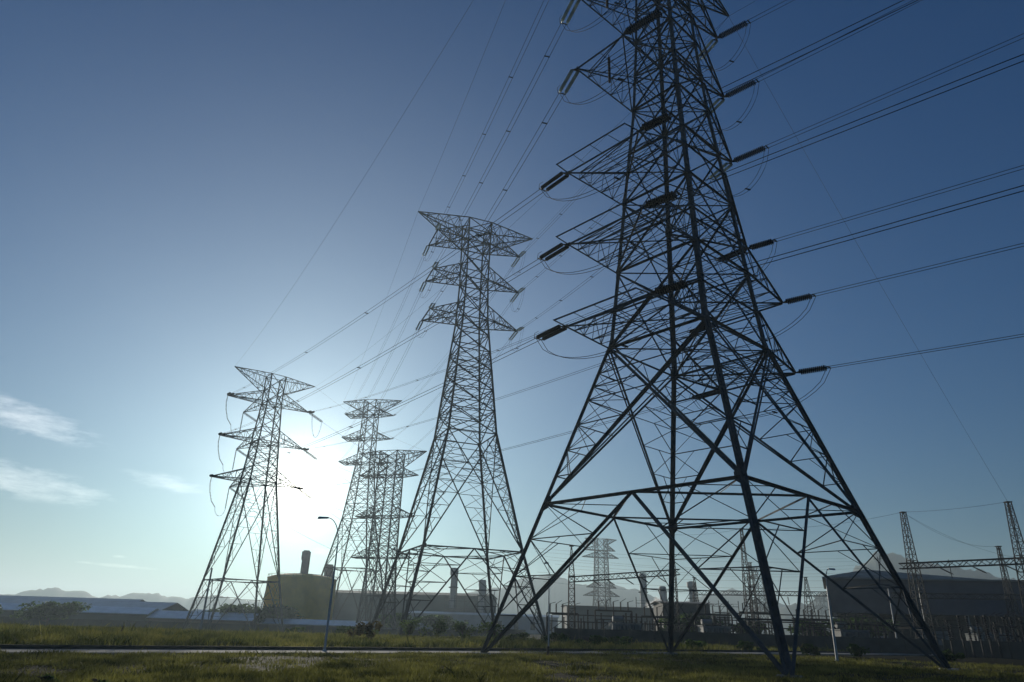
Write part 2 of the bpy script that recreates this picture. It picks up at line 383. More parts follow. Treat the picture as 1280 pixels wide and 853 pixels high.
    def finish(s, zs, foot=.9):
        D = s.D; ztop = s.prof[-1][0]
        pts = [z for z, _ in s.prof]
        for k in range(4):
            mb = MB(); a, b = SG[k]
            for z0, z1 in zip(pts, pts[1:]):
                wd = D['leg'] * (1 - .45 * z0 / ztop)
                if D['L'] and z0 < 19:      # two angles back to back with packing plates between them
                    p0, p1 = s.corner(k, z0), s.corner(k, z1); q = Vector((-a * .5, b * .5, 0)).normalized() * wd * .12; hw = wd * .47
                    mb.angle(p0 + q, p1 + q, hw, (-a, 0, 0), (0, b, 0), t=hw * .2); mb.angle(p0 - q, p1 - q, hw, (a, 0, 0), (0, -b, 0), t=hw * .2)
                    mb.angle(p0 + q - Vector((-a, -b, 0)) * .03, p1 + q - Vector((-a, -b, 0)) * .03, hw, (-a, 0, 0), (0, -b, 0), t=hw * .2)
                    n = int((z1 - z0) / .45)
                    for i in range(n): c = p0.lerp(p1, (i + .5) / n); mb.bar(c - (p1 - p0).normalized() * .1, c + (p1 - p0).normalized() * .1, .1, .1)
                elif D['L']: mb.angle(s.corner(k, z0), s.corner(k, z1), wd, (-a, 0, 0), (0, -b, 0), t=wd * .16)
                else: mb.bar(s.corner(k, z0), s.corner(k, z1), wd * .85)
            if D['gusset']:
                for z in zs:
                    g = D['gusset'] * (1 - .4 * z / ztop); c = s.corner(k, z)
                    mb.hexa([tuple(s.corner(k, z + v[2]) + Vector((v[0], v[1], 0))) for v in [(0, -b * .02, -g * 1.3), (-a * g, -b * .02, -g * .5), (-a * g, b * .025, -g * .5), (0, b * .025, -g * 1.3), (0, -b * .02, g * 1.3), (-a * g, -b * .02, g * .5), (-a * g, b * .025, g * .5), (0, b * .025, g * 1.3)]])
                    mb.hexa([tuple(s.corner(k, z + v[2]) + Vector((v[0], v[1], 0))) for v in [(-a * .02, 0, -g * 1.3), (-a * .02, -b * g, -g * .5), (a * .025, -b * g, -g * .5), (a * .025, 0, -g * 1.3), (-a * .02, 0, g * 1.3), (-a * .02, -b * g, g * .5), (a * .025, -b * g, g * .5), (a * .025, 0, g * 1.3)]])
            mb.build('leg', s.m, s.root)
            if D['foot']:
                c = s.corner(k, s.prof[0][0]); f = MB(); f.lathe((c.x, c.y, c.z - 1.2), [(.55, 0), (.55, 1.25), (.5, 1.32)], 12); f.build('footing', CONC, s.root)
            s.faces[k].build('face_bracing', s.m, s.root)
        for q in s.plans: q.build('plan_bracing', s.m, s.root)

NM6 = ['lowest', 'second lowest', 'third lowest', 'third highest', 'second highest', 'highest']
NM3 = ['lowest', 'middle', 'highest']
# --- nearest tower
GA = dict(L=True, leg=.35, diag=.145, red=.052, arm=.12, gusset=.48, foot=True)
A = Tower('lattice_tower', 'nearest and tallest-looking dark lattice tower with six crossarm levels, right of centre', (12.17, 43.61, 0), .7371,
          [(0, 9.46), (8.88, 6.9), (19.6, 3.83), (25.5, 3.35), (31.34, 2.9), (40.25, 2.16), (47.5, 1.82), (54.8, 1.6), (60, 1.5)], GA, 'steel lattice towers')
A.panelV(0, 8.88, 4); A.panelX(8.88, 19.6, 4, .15, .06, dbl=True)
A.panelX(19.6, 25.5, 2, .125); A.panelX(25.5, 31.34, 2, .12); A.panelX(31.34, 35.9, 1, .105); A.panelX(35.9, 40.25, 1, .105)
A.panelX(40.25, 43.9, 1, .11); A.panelX(43.9, 47.5, 1, .11); A.panelX(47.5, 51.1, 1, .1); A.panelX(51.1, 54.8, 1, .1); A.panelX(54.8, 57.4, 1, .1); A.panelX(57.4, 60, 1, .1)
AZ = [19.6, 25.51, 31.34, 40.25, 47.5, 54.8]
ALT = [((-8.65, -3.3), (-8.65, 3.44)), ((-8.79, -3.1), (-8.79, 3.12)), ((-8.78, -3.1), (-8.78, 3.13)), ((-8.8, -2.2), (-8.8, 2.2)), ((-8.8, -2.0), (-8.8, 2.0)), ((-8.8, -1.9), (-8.8, 1.9))]
ART = [((9.28, -3.05), (9.28, 3.1)), ((9.39, -2.75), (9.39, 2.9)), ((9.43, -.35),), ((9.2, 0),), ((9.1, 0),), ((9.1, 0),)]
for i, z in enumerate(AZ):
    A.ring(z, .13); A.ring(z + 2.7, .1, x=False)
    A.arm(-1, z, 2.9, ALT[i], rail=i < 3); A.arm(1, z, 2.9, ART[i])
A.ring(8.88, .17, x=False)
A.arm(-1, 60, 3.4, ((-12.1, 0),), inv=True, name='earth_wire_arm'); A.arm(1, 60, 3.4, ((12.1, 0),), inv=True, name='earth_wire_arm')
# climbing-guard angles and a step ladder line on the near leg are part of the legs' outline
A.finish([8.88, 19.6, 25.5, 31.3, 40.25, 47.5, 54.8])

def small_tower(label, pos, yaw, prof, bott, arms, peak, D, V=True, mids=None, n1=3, n2=3):
    T = Tower('lattice_tower', label, pos, yaw, prof, D, 'steel lattice towers', STEEL2)
    z = [p[0] for p in prof]
    T.panelV(z[0], z[1], n1)
    T.panelX(z[1], z[2], n2, D['diag'], D['red'], dbl=False)
    lv = mids
    for z0, z1 in zip(lv, lv[1:]): T.panelX(z0, z1, 1 if T.w(z0) < 3 else 2, D['diag'] * .85)
    for zz, dz, lt, rt in arms:
        T.ring(zz, D['diag'], x=True)
        for q in ([lt] if lt else []): T.arm(-1, zz, dz, q)
        if rt: T.arm(1, zz, dz, rt)
    zp, dp, ap = peak
    T.arm(-1, zp, dp, ((-ap, 0),), inv=True, name='earth_wire_arm'); T.arm(1, zp, dp, ((ap, 0),), inv=True, name='earth_wire_arm')
    T.finish([z[1], z[2]])
    return T
GB = dict(L=False, leg=.42, diag=.16, red=.085, arm=.15, gusset=.5, foot=True)
B = small_tower('tall slim grey lattice tower in the middle with its whole top in view', (-7.66, 116.36, -.55), .3726,
    [(0, 11.1), (12.93, 8.04), (32.3, 4.26), (44.1, 3.24), (54.1, 2.36), (62.3, 2.12), (70.3, 2.2), (75.1, 2.3)], 0,
    [(54.1, 3, ((-8.7, -2.6), (-8.66, 3.3)), ((9.2, 0),)), (62.3, 3, ((-8.65, -2.3), (-8.6, 3.2)), ((9.2, 0),)), (70.3, 3, ((-8.6, -2.99), (-8.55, 3.4)), ((9.2, 0),))],
    (75.1, 5.0, 12), GB, n1=5, n2=6, mids=[32.3, 36.4, 40.3, 44.1, 47.6, 50.9, 54.1, 58.2, 62.3, 66.3, 70.3, 72.7, 75.1])
GC = dict(L=False, leg=.5, diag=.17, red=.085, arm=.16, gusset=.5, foot=True)
C = small_tower('leftmost lattice tower beside the sun glare, with hanging loops on its left arms', (-67.3, 186.17, -2.6), .7049,
    [(0, 9.3), (12.8, 7.12), (38, 3.58), (49, 2.76), (60, 2.05), (68.2, 2.09)], 0,
    [(38, 3.4, ((-12, .9), (-12, 2.2)), ((11.2, -.3),)), (49, 3.4, ((-12, .4), (-12, 1.6)), ((11.2, -.3),)), (60, 3.4, ((-12, -.2), (-12, 1)), ((11.3, 0),))],
    (68.2, 5.2, 12), GC, n1=3, n2=4, mids=[38, 41.7, 45.4, 49, 52.7, 56.4, 60, 64.1, 68.2])
# side arms of that tower, on its left-far corner
for zz in (38, 49, 60):
    mb = MB(); D = GC; t = Vector((-2.6, 14.2, zz)); k3, k2 = C.corner(3, zz), C.corner(2, zz); k3t, k2t = C.corner(3, zz + 3.2), C.corner(2, zz + 3.2)
    for p in (k3, k2, k3t, k2t): mb.bar(p, t, .15)
    for i in range(1, 5):
        q = i / 5; mb.bar(k3.lerp(t, q), k3t.lerp(t, q), .08); mb.bar(k2.lerp(t, q), k2t.lerp(t, q), .08); mb.bar(k3.lerp(t, q), k2.lerp(t, q), .08)
        mb.bar(k3.lerp(t, q), k3t.lerp(t, q - .2), .08); mb.bar(k2.lerp(t, q), k3.lerp(t, q - .2), .08)
    mb.build('side_arm', STEEL2, C.root)
GD = dict(L=False, leg=.5, diag=.2, red=.11, arm=.2, gusset=0, foot=False)
Dt = small_tower('distant hazy lattice tower just right of the sun, the taller of the two together', (-53.7, 256.4, -2.5), -.17,
    [(0, 11), (21, 7.6), (38, 4.6), (59, 2.6), (68.3, 2.45), (77.5, 2.35), (83.5, 2.3)], 0,
    [(59, 3, ((-9.2, -3), (-9.2, 3)), ((9.2, 0),)), (68.3, 3, ((-9.2, -3), (-9.2, 3)), ((9.2, 0),)), (77.5, 3, ((-9.2, -3), (-9.2, 3)), ((9.2, 0),))],
    (83.5, 5, 12), GD, mids=[38, 43.5, 49, 54, 59, 63.6, 68.3, 73, 77.5, 80.5, 83.5])
Et = small_tower('distant lattice tower with straight legs, shorter and in front of its taller twin', (-37.8, 221, -2.2), -.29,
    [(0, 4.4), (11, 3.7), (22, 3.2), (34.4, 3.05), (47.3, 3.0), (55, 3.0)], 0,
    [(22, 3, ((-9.8, -2), (-9.8, 2)), ((9.8, 0),)), (34.4, 3, ((-9.8, -2), (-9.8, 2)), ((9.8, 0),)), (47.3, 3.2, ((-9.8, -2), (-9.8, 2)), ((9.8, 0),))],
    (55, 4.5, 12), GD, mids=[22, 26, 30.2, 34.4, 38.7, 43, 47.3, 51.2, 55])
GF = dict(L=False, leg=.55, diag=.26, red=.15, arm=.26, gusset=0, foot=False)
Ft = small_tower('small far lattice tower behind the substation gantry, under the nearest tower', (56, 416, -1), .25,
    [(0, 6), (9, 4.4), (20, 3.6), (41, 3.0), (45, 3.0), (51.5, 3.0)], 0,
    [(20, 3, ((-11, -1), (-11, 1)), ((11, 0),)), (24.5, 3, ((-9, -1), (-9, 1)), ((9, 0),)), (41, 3, ((-11.5, -1), (-11.5, 1)), ((11, 0),)), (45, 3, ((-11, -1), (-11, 1)), ((9, 0),))],
    (51.5, 3.5, 10), GF, mids=[20, 24.5, 30, 35.5, 41, 45, 51.5])
Gt = small_tower('faint lattice tower between the steel masts of the substation', (142, 400, -1), .1,
    [(0, 5), (9, 3.8), (18, 3.0), (26, 2.6), (31, 2.4), (37, 2.3)], 0,
    [(18, 2.5, ((-7, -1), (-7, 1)), ((7, 0),)), (26, 2.5, ((-7, -1), (-7, 1)), ((7, 0),)), (31, 2.5, ((-7, -1), (-7, 1)), ((7, 0),))],
    (37, 3, 7.5), GF, mids=[18, 22, 26, 31, 37])
Ht = small_tower('tiny very distant lattice tower beside the large hall', (300, 690, -1), .3,
    [(0, 5), (9, 3.8), (20, 3.0), (27, 2.6), (33, 2.4), (38, 2.3)], 0,
    [(27, 3, ((-8, -1), (-8, 1)), ((8, 0),)), (33, 3, ((-8, -1), (-8, 1)), ((8, 0),))],
    (38, 3, 9), GF, mids=[20, 27, 33, 38])

# ---------------------------------------------------------------- insulator strings
def string_meshes(Ls, m, nd, rd, sep=.24, n=9):
    ch = MB(); ch.tube([(.3, 0, 0), (Ls - .25, 0, 0)], .03, 5)
    for i in range(nd):
        x = .42 + (Ls - .95) * i / (nd - 1)
        ch.lathe((x, 0, 0), [(.04, -.05), (.06, -.03), (rd, .0), (rd * .96, .025), (.05, .045)], n, ax='x')
    yk = MB(); yk.hexa([(0, -.03, -.02), (.3, -sep - .08, -.02), (.36, -sep - .08, -.02), (.36, -sep - .08, .02), (0, .03, -.02), (.3, sep + .08, -.02), (.36, sep + .08, -.02), (.36, sep + .08, .02)])
    yk.bar((-.2, 0, 0), (.05, 0, 0), .06)
    y2 = MB(); y2.bar((0, -sep - .1, 0), (0, sep + .1, 0), .1, .05)
    y2.tube([(0, sep + .1, 0), (-.25, sep + .24, .22), (-.5, sep + .1, .34)], .018, 4)
    return ch.mesh('disc_chain', m, True), yk.mesh('yoke_plate', STEEL), y2.mesh('yoke_plate', STEEL), Ls
STR = {}
def insulator(p, d, label, kind, group):
    """strain string from p in direction d; returns the two conductor ends and the end point"""
    key = kind
    if key not in STR:
        STR[key] = {'dark': lambda: string_meshes(3.5, PORC, 17, .15), 'glass': lambda: string_meshes(3.6, GLASS, 18, .14),
                    'short': lambda: string_meshes(2.7, PORC, 13, .18, .17), 'darkn': lambda: string_meshes(3.5, PORC, 17, .18, .17), 'mid': lambda: string_meshes(4.2, GLASS, 14, .16, n=6),
                    'midd': lambda: string_meshes(5.0, PORC, 14, .3, .42, n=6)}[kind]()
    c, y1, y2, Ls = STR[key]; sep = {'midd': .42, 'short': .17, 'darkn': .17}.get(kind, .24)
    d = Vector(d).normalized(); side = Vector((0, 0, 1)).cross(d).normalized(); up = d.cross(side)
    r = empty('insulator_string', p); r.rotation_euler = Matrix((d, side, up)).transposed().to_euler(); tag(r, label, 'insulator', group)
    for sgn in (-1, 1): o = obj('disc_chain', c, r); o.location = (0, sgn * sep, 0)
    obj('yoke_plate', y1, r); o = obj('yoke_plate', y2, r); o.location = (Ls - .22, 0, 0)
    return Vector(p) + d * (Ls - .22), side
def catenary(p, q, sag, n=26):
    return [p.lerp(q, i / n) - Vector((0, 0, 4 * sag * (i / n) * (1 - i / n))) for i in range(n + 1)]
def line(p, q, sag, label, sidevec=None, sep=.22, r=.021, name='twin_conductor', cat='power line', group='conductors between the towers', spacers=4, n=30):
    root = empty(name, p); tag(root, label, cat, group)
    sv = (sidevec or Vector((0, 0, 1)).cross((q - p)).normalized()) * sep
    pts = [x - p for x in catenary(p, q, sag, n)]
    for sg_ in (-1, 1):
        mb = MB(); mb.tube([x + sv * sg_ for x in pts], r, 5, caps=False); mb.build('wire', WIRE, root)
    for i in range(spacers):
        c = pts[max(1, int((i + .35) * n / max(1, spacers)))]; mb = MB(); mb.bar(c - sv * 1.15, c + sv * 1.15, .07, .09); mb.build('spacer', WIRE, root)
    return root
def single(p, q, sag, label, r=.016, name='earth_wire', n=30, group='earth wires'):
    mb = MB(); mb.tube([x - p for x in catenary(p, q, sag, n)], r, 4, caps=False); o = mb.build(name, WIRE, None, p); tag(o, label, 'wire', group); return o
def jumper(p, q, drop, label, side, r=.02, group='jumper cables under the crossarms', bias=0.0):
    root = empty('jumper_cable', p); tag(root, label, 'cable', group); n = 18; pts = []
    for i in range(n + 1):
        t = i / n; s_ = 4 * t * (1 - t); pts.append((p.lerp(q, t + bias * s_ * .2) - p) - Vector((0, 0, drop * (s_ ** .62))))
    for sg_ in (-1, 1):
        mb = MB(); mb.tube([x + side * .2 * sg_ for x in pts], r, 5, caps=False); mb.build('wire', WIRE, root)
    mb = MB(); mb.bar(pts[7] - side * .26, pts[7] + side * .26, .08, .1); mb.build('spacer', WIRE, root)

G_A = 'insulator strings on the nearest tower'
NEARDIR = Vector((math.cos(R_(45)), -math.sin(R_(45)), 0))
DZ = {'L6': -.5, 'L5': 1, 'L4': 0, 'L3': 3, 'L2': 4, 'L1': 4, 'R6': 0, 'R5': 1, 'R4': -2, 'R3': 9, 'R2': 8.5, 'R1': -5.5}
def tw(T, a, b, z): return T.world(a, b, z)
Bz, Cz = [54.1, 62.3, 70.3], [38, 49, 60]
for i in range(6):
    nm = NM6[i]; key = 6 - i
    for side, sname in ((-1, 'left'), (1, 'right')):
        tip = (ALT if side < 0 else ART)[i]; z = AZ[i]
        pn, pf = tw(A, *tip[0], z), tw(A, *tip[-1], z)
        # near side
        tgt = pn + NEARDIR * 260 + Vector((0, 0, DZ[('L' if side < 0 else 'R') + str(key)]))
        slope = (tgt - pn).normalized() + Vector((0, 0, -4 * 4 / 260))
        e1, s1 = insulator(pn, slope, f'dark insulator string at the near end of the {nm} {sname} crossarm, nearest tower', 'short' if i < 3 else 'darkn', G_A)
        line(e1, tgt, 4, f'conductor pair leaving the {nm} {sname} crossarm of the nearest tower rightwards', s1, spacers=3)
        # far side
        if i < 3:
            q = tw(C, -12, (.9, .4, -.2)[i], Cz[i]) if side < 0 else tw(C, 11.2, -.3, Cz[i]); dest = 'the leftmost tower'; sag = 1.5
            kf = 'dark'
        else:
            q = tw(B, -8.65, -2.6, Bz[i - 3]) if side < 0 else tw(B, 9.2, 0, Bz[i - 3]); dest = 'the middle tower'; sag = .6; kf = 'glass'
        d = (q - pf); Lh = d.length; sl = d.normalized() + Vector((0, 0, -4 * sag / Lh))
        e2, s2 = insulator(pf, sl, f'{"dark" if kf == "dark" else "pale"} insulator string at the far end of the {nm} {sname} crossarm, nearest tower', kf, G_A)
        back = -d.normalized() + Vector((0, 0, -4 * sag / Lh))
        e3, s3 = insulator(q, back, f'insulator string on the near side of the {NM3[i % 3]} {sname} crossarm of {dest}', 'midd' if i < 3 else 'mid', f'insulator strings on {dest}')
        line(e2, e3, sag, f'twin conductor from the {nm} {sname} crossarm of the nearest tower to {dest}', s2, spacers=5)
        jumper(e1, e2, 2.6 if i < 3 else 3.2, f'drooping jumper loop under the {nm} {sname} crossarm of the nearest tower', (s2 + Vector((0, 0, 0))).normalized(), bias=0)
        if side < 0 and i >= 3:      # vertical post string that carries the jumper
            c_ = tw(A, -8.1, -.3, z); pp = empty('insulator_post', c_); tag(pp, f'slim black jumper post hanging from the {nm} left crossarm of the nearest tower', 'insulator', 'jumper posts')
            mb = MB(); mb.tube([(0, 0, 0), (0, 0, -.3)], .03, 6)
            for k in range(16): mb.lathe((0, 0, -.35 - k * .15), [(.05, 0), (.11, .03), (.05, .1)], 8)
            mb.build('disc_chain', PORC, pp)
        STR['e_' + sname + str(i)] = (e3, s3)
# middle tower -> distant twin towers
for i in range(3):
    for side, sname in ((-1, 'left'), (1, 'right')):
        p = tw(B, -8.6, 3.3, Bz[i]) if side < 0 else tw(B, 9.2, 0, Bz[i]); q = tw(Dt, -9.2, -3, [59, 68.3, 77.5][i]) if side < 0 else tw(Dt, 9.2, 0, [59, 68.3, 77.5][i])
        d = q - p; sl = d.normalized() + Vector((0, 0, -4 * 3.2 / d.length)); bk = -d.normalized() + Vector((0, 0, -4 * 3.2 / d.length))
        e1, s1 = insulator(p, sl, f'pale insulator string on the far side of the {NM3[i]} {sname} crossarm of the middle tower', 'mid', 'insulator strings on the middle tower')
        e2, s2 = insulator(q, bk, f'tiny pale insulator string on the {NM3[i]} {sname} crossarm of the distant taller tower', 'mid', 'insulator strings on the distant tower')
        line(e1, e2, 3.2, f'thin conductor pair from the {NM3[i]} {sname} crossarm, middle tower to distant tower', s1, spacers=0, r=.02)
        e3, s3 = STR['e_' + sname + str(i + 3)]
        jumper(e3, e1, 3.4, f'thin jumper loop under the {NM3[i]} {sname} crossarm of the middle tower', s1, r=.018)
# leftmost tower -> distant tower with straight legs
for i in range(3):
    for side, sname in ((-1, 'left'), (1, 'right')):
        p = tw(C, -2.6, 14.2, Cz[i]) if side < 0 else tw(C, 11.2, -.3, Cz[i])
        zz = [22, 34.4, 47.3][i]; q = tw(Et, -9.8, -2, zz) if side < 0 else tw(Et, 9.8, 0, zz)
        d = q - p; sl = d.normalized() + Vector((0, 0, -4 * 1.2 / d.length))
        what = 'side arm' if side < 0 else 'right crossarm'
        e1, s1 = insulator(p, sl, f'thick dark insulator string slanting down from the {NM3[i]} {what}, leftmost tower', 'midd', 'insulator strings on the leftmost tower')
        line(e1, q, 1.2, f'thin conductor pair dropping from the {NM3[i]} {what} of the leftmost tower', s1, spacers=0, r=.018)
        e3, s3 = STR['e_' + sname + str(i)]
        if side > 0: jumper(e3, e1, 6, f'jumper loop below the {NM3[i]} right crossarm of the leftmost tower', s1, r=.03)
        else:
            # hanging jumper supports: a slack chain below the left tip and a straight one below the side arm
            tipp = tw(C, -12, .9, Cz[i]); low = tipp + Vector((1.2, 3, -9.5)); mid_ = p + Vector((0, 0, -6.2))
            mb = MB(); pts = [Vector((0, 0, 0)), Vector((-.1, .1, -2)), Vector((.1, .5, -4)), Vector((.6, 1.2, -6.2)), Vector((1.4, 2.2, -7.6))]
            mb.tube(pts, .05, 5)
            for a_, b_ in zip(pts, pts[1:]):
                for k in range(6):
                    c_ = a_.lerp(b_, (k + .5) / 6); mb.lathe((c_.x, c_.y, c_.z), [(.06, -.08), (.2, 0), (.06, .08)], 6)
            o = mb.build('insulator_chain', PORC, None, tipp); tag(o, f'slack hanging insulator chain below the {NM3[i]} left tip of the leftmost tower', 'insulator', 'hanging insulators on the leftmost tower')
            mb = MB(); mb.tube([(0, 0, 0), (0, 0, -6.2)], .05, 5)
            for k in range(28): mb.lathe((0, 0, -.4 - k * .2), [(.06, -.08), (.2, 0), (.06, .08)], 6)
            o = mb.build('insulator_chain', PORC, None, p); tag(o, f'straight vertical insulator chain below the {NM3[i]} side arm of the leftmost tower', 'insulator', 'hanging insulators on the leftmost tower')
            jumper(tipp + pts[-1], mid_, 2.0, f'jumper between hanging chains of the {NM3[i]} left arms, leftmost tower', s1, r=.025)
# earth wires
pl, pr_ = tw(A, -12.1, 0, 60), tw(A, 12.1, 0, 60)
single(pl, tw(B, -12, 0, 75.1), .8, 'thin earth wire from above the frame to the left peak of the middle tower')
single(pr_, tw(B, 12, 0, 75.1), .8, 'thin earth wire from the right peak of the nearest tower to the middle tower')
single(pl, tw(C, -12, 0, 68.2), 3.5, 'long thin earth wire down to the left peak of the leftmost tower')
single(pr_, tw(C, 12, 0, 68.2), 3.5, 'thin earth wire to the right peak of the leftmost tower')
single(pr_, pr_ + NEARDIR * 260 + Vector((0, 0, 6)), 4, 'thin earth wire leaving the right peak of the nearest tower')
single(pl, pl + NEARDIR * 260 + Vector((0, 0, 6)), 4, 'thin earth wire leaving the left peak above the frame')
single(tw(B, -12, 0, 75.1), tw(Dt, -12, 0, 83.5), 3, 'thin earth wire between the left peaks of the middle and distant towers')
single(tw(B, 12, 0, 75.1), tw(Dt, 12, 0, 83.5), 3, 'thin earth wire between the right peaks of the middle and distant towers')
single(tw(C, 12, 0, 68.2), tw(Et, 12, 0, 55), 2, 'faint earth wire behind the sun glare')

# ---------------------------------------------------------------- substation gantries
def lattice_col(mb, x, y, z0, z1, w0, w1, step, bar_, red):
    n = max(3, int((z1 - z0) / step)); prev = None
    for i in range(n + 1):
        t = i / n; w = (w0 + (w1 - w0) * t) / 2; z = z0 + (z1 - z0) * t
        c = [Vector((x + a * w, y + b * w, z)) for a, b in SG]
        if prev:
            for k in range(4):
                mb.bar(prev[k], c[k], bar_); mb.bar(prev[k] if i % 2 else prev[(k + 1) % 4], c[(k + 1) % 4] if i % 2 else c[k], red)
                mb.bar(c[k], c[(k + 1) % 4], red)
        prev = c
GM = mat('gantry_steel', (.03, .028, .027), .8, .1, .25, 2, spec=.15)
def column(x, y, h, hb, label, w0=1.1, w1=.85, spike=None):
    gz = ground_z(x, y); r = empty('gantry_column', (x, y, gz)); tag(r, label, 'mast', 'lattice masts of the substation')
    mb = MB(); lattice_col(mb, 0, 0, 0, hb - gz, w0, w1, .95, .11, .06); mb.build('shaft', GM, r)
    mb = MB(); lattice_col(mb, 0, 0, hb - gz + .01, h - gz, w1 * .98, spike or .3, .8, .09, .05); mb.box(-.35, .35, -.35, .35, h - gz, h - gz + .12); mb.build('earth_peak', GM, r)
def beam(p, q, label, d=.8, hang=()):
    p, q = Vector(p), Vector(q); r = empty('gantry_beam', p); tag(r, label, 'beam', 'lattice beams of the substation'); q = q - p
    mb = MB(); n = int(q.length / .9); ax = q.normalized(); sd = Vector((0, 0, 1)).cross(ax).normalized() * d / 2; up = Vector((0, 0, d)); prev = None
    for i in range(n + 1):
        c0 = q * (i / n); c = [c0 - sd, c0 + sd, c0 + sd + up, c0 - sd + up]
        if prev:
            for k in range(4): mb.bar(prev[k], c[k], .14); mb.bar(prev[k] if i % 2 else prev[(k + 1) % 4], c[(k + 1) % 4] if i % 2 else c[k], .07)
        prev = c
    mb.build('truss', GM, r)
column(10.7, 115, 13.8, 9.3, 'slim substation mast with a thin spike, left end of the gantry', 1.0, .9, .12)
column(26.9, 115, 16.1, 10.8, 'substation mast behind the far leg of the nearest tower', 1.1, .8, .3)
column(38.6, 115, 17.4, 10.5, 'tapering lattice mast, the taller of the pair right of centre', 1.2, .8, .3)
column(48.0, 140, 14.4, 10, 'shorter lattice mast behind its taller neighbour', 1.3, .8, .35)
column(62.8, 150, 12.8, 10, 'broad based lattice mast left of the large hall', 2.4, .9, .3)
column(57.2, 100, 18.4, 11.8, 'tall lattice mast carrying the left end of the right gantry beam', 1.9, 1.0, .55)
column(64.1, 88, 18.1, 11.6, 'tall lattice mast close to the right edge of the picture', 1.9, 1.0, .5)
column(76.9, 110, 15.3, 8, 'shorter lattice mast behind the right gantry beam', 1.6, .8, .35)
column(39.5, 150, 12, 8.6, 'far lattice mast seen between the far leg and the near leg', 1.3, .8, .2)
beam((10.2, 115, 8.3), (28, 115, 10.0), 'long lattice gantry beam spanning the two left masts')
beam((39.5, 150, 8.7), (67, 150, 9.3), 'far lattice gantry beam ending at the large hall')
beam((56.2, 101.4, 10.75), (72, 80.5, 10.75), 'lattice gantry beam reaching the right edge of the picture', .72)
beam((60, 112, 7.4), (95, 108, 7.8), 'lower gantry beam in front of the large hall near the right edge', .7)
single(Vector((57.2, 100, 18.5)), Vector((64.1, 88, 18.2)), .25, 'slack wire between the tops of the two right masts', name='shield_wire', group='thin wires of the substation')
single(Vector((57.2, 100, 18.5)), Vector((76.9, 110, 15.4)), 1.5, 'slack wire from the right mast to the shorter mast behind', name='shield_wire', group='thin wires of the substation')
single(Vector((57.2, 100, 18.4)), Vector((95, 118, 15)), 2.6, 'sagging wire from the right mast across the hall', name='shield_wire', group='thin wires of the substation')
single(Vector((57.2, 100, 18.5)), Vector((38.6, 115, 17.5)), .8, 'slack wire between the right mast and the tall middle mast', name='shield_wire', group='thin wires of the substation')
single(pr_, Vector((64.1, 88, 18.2)), .8, 'thin stay wire slanting down to the mast at the right edge', name='shield_wire', r=.013, group='thin wires of the substation')
single(Vector((38.6, 115, 17.5)), Vector((26.9, 115, 16.2)), .4, 'slack wire between the two middle masts', name='shield_wire', group='thin wires of the substation')
rnd = random.Random(8)
for k in range(9):
    z = 8.5 + k * .85; x0 = 8 + rnd.uniform(-3, 3)
    single(Vector((x0, 118 + k * 2, z)), Vector((70, 122 + k * 3, z + 1.2)), rnd.uniform(.5, 1.6), 'faint slack wire strung across the substation', name='shield_wire', r=.012, group='thin wires of the substation')
for k, (x, y, z) in enumerate([(14.0, 114.6, 8.7), (16.2, 114.6, 8.9), (19.2, 114.6, 9.1), (21.6, 114.6, 9.4), (24.3, 114.6, 9.6), (59.3, 97.3, 10.7), (61.7, 94.1, 10.7), (64.0, 91.1, 10.7), (56, 150, 8.9), (58.6, 150, 9)]):
    d = Vector((.75, -.5, -.55)) if k < 8 else Vector((.1, 0, -1)); d.normalize()
    mb = MB(); mb.tube([(0, 0, 0), tuple(d * 1.7)], .04, 5)
    for j in range(9):
        c_ = d * (.25 + j * .15); mb.lathe(tuple(c_), [(.06, -.05), (.19, 0), (.06, .05)], 7)
    o = mb.build('insulator_string', PORC, None, (x, y, z)); tag(o, ('short insulator hanging under the long left gantry beam' if k < 5 else 'short insulator hanging under the right gantry beam' if k < 8 else 'short insulator hanging under the far gantry beam'), 'insulator', ('insulators under the left gantry beam' if k < 5 else 'insulators under the right gantry beam' if k < 8 else 'insulators under the far gantry beam'))
# busbars on posts
for k, (x0, x1, y, z) in enumerate([(34, 74, 118, 4.6), (8, 44, 121, 3.6), (36, 92, 124, 4.0), (10, 60, 112, 2.5), (36, 62, 100, 3.2)]):
    r = empty('busbar', (x0, y, 0)); tag(r, ['long pipe busbar level with the foot of the hall', 'pipe busbar left of the far tower leg', 'farther pipe busbar crossing below the gantry', 'low pipe busbar above the insulator row', 'nearest pipe busbar behind the near leg'][k], 'busbar', 'pipe busbars')
    mb = MB(); mb.tube([(0, 0, z), (x1 - x0, 0, z)], .09, 6); mb.build('pipe', GM, r)
    for j in range(int((x1 - x0) / 5.2) + 1):
        x = j * 5.2; g = ground_z(x0 + x, y); mb = MB(); mb.bar((x, 0, g), (x, 0, z - 1.0), .16)
        for q in range(5): mb.lathe((x, 0, z - .95 + q * .17), [(.06, 0), (.14, .05), (.06, .14)], 7)
        mb.build('support', GM, r)
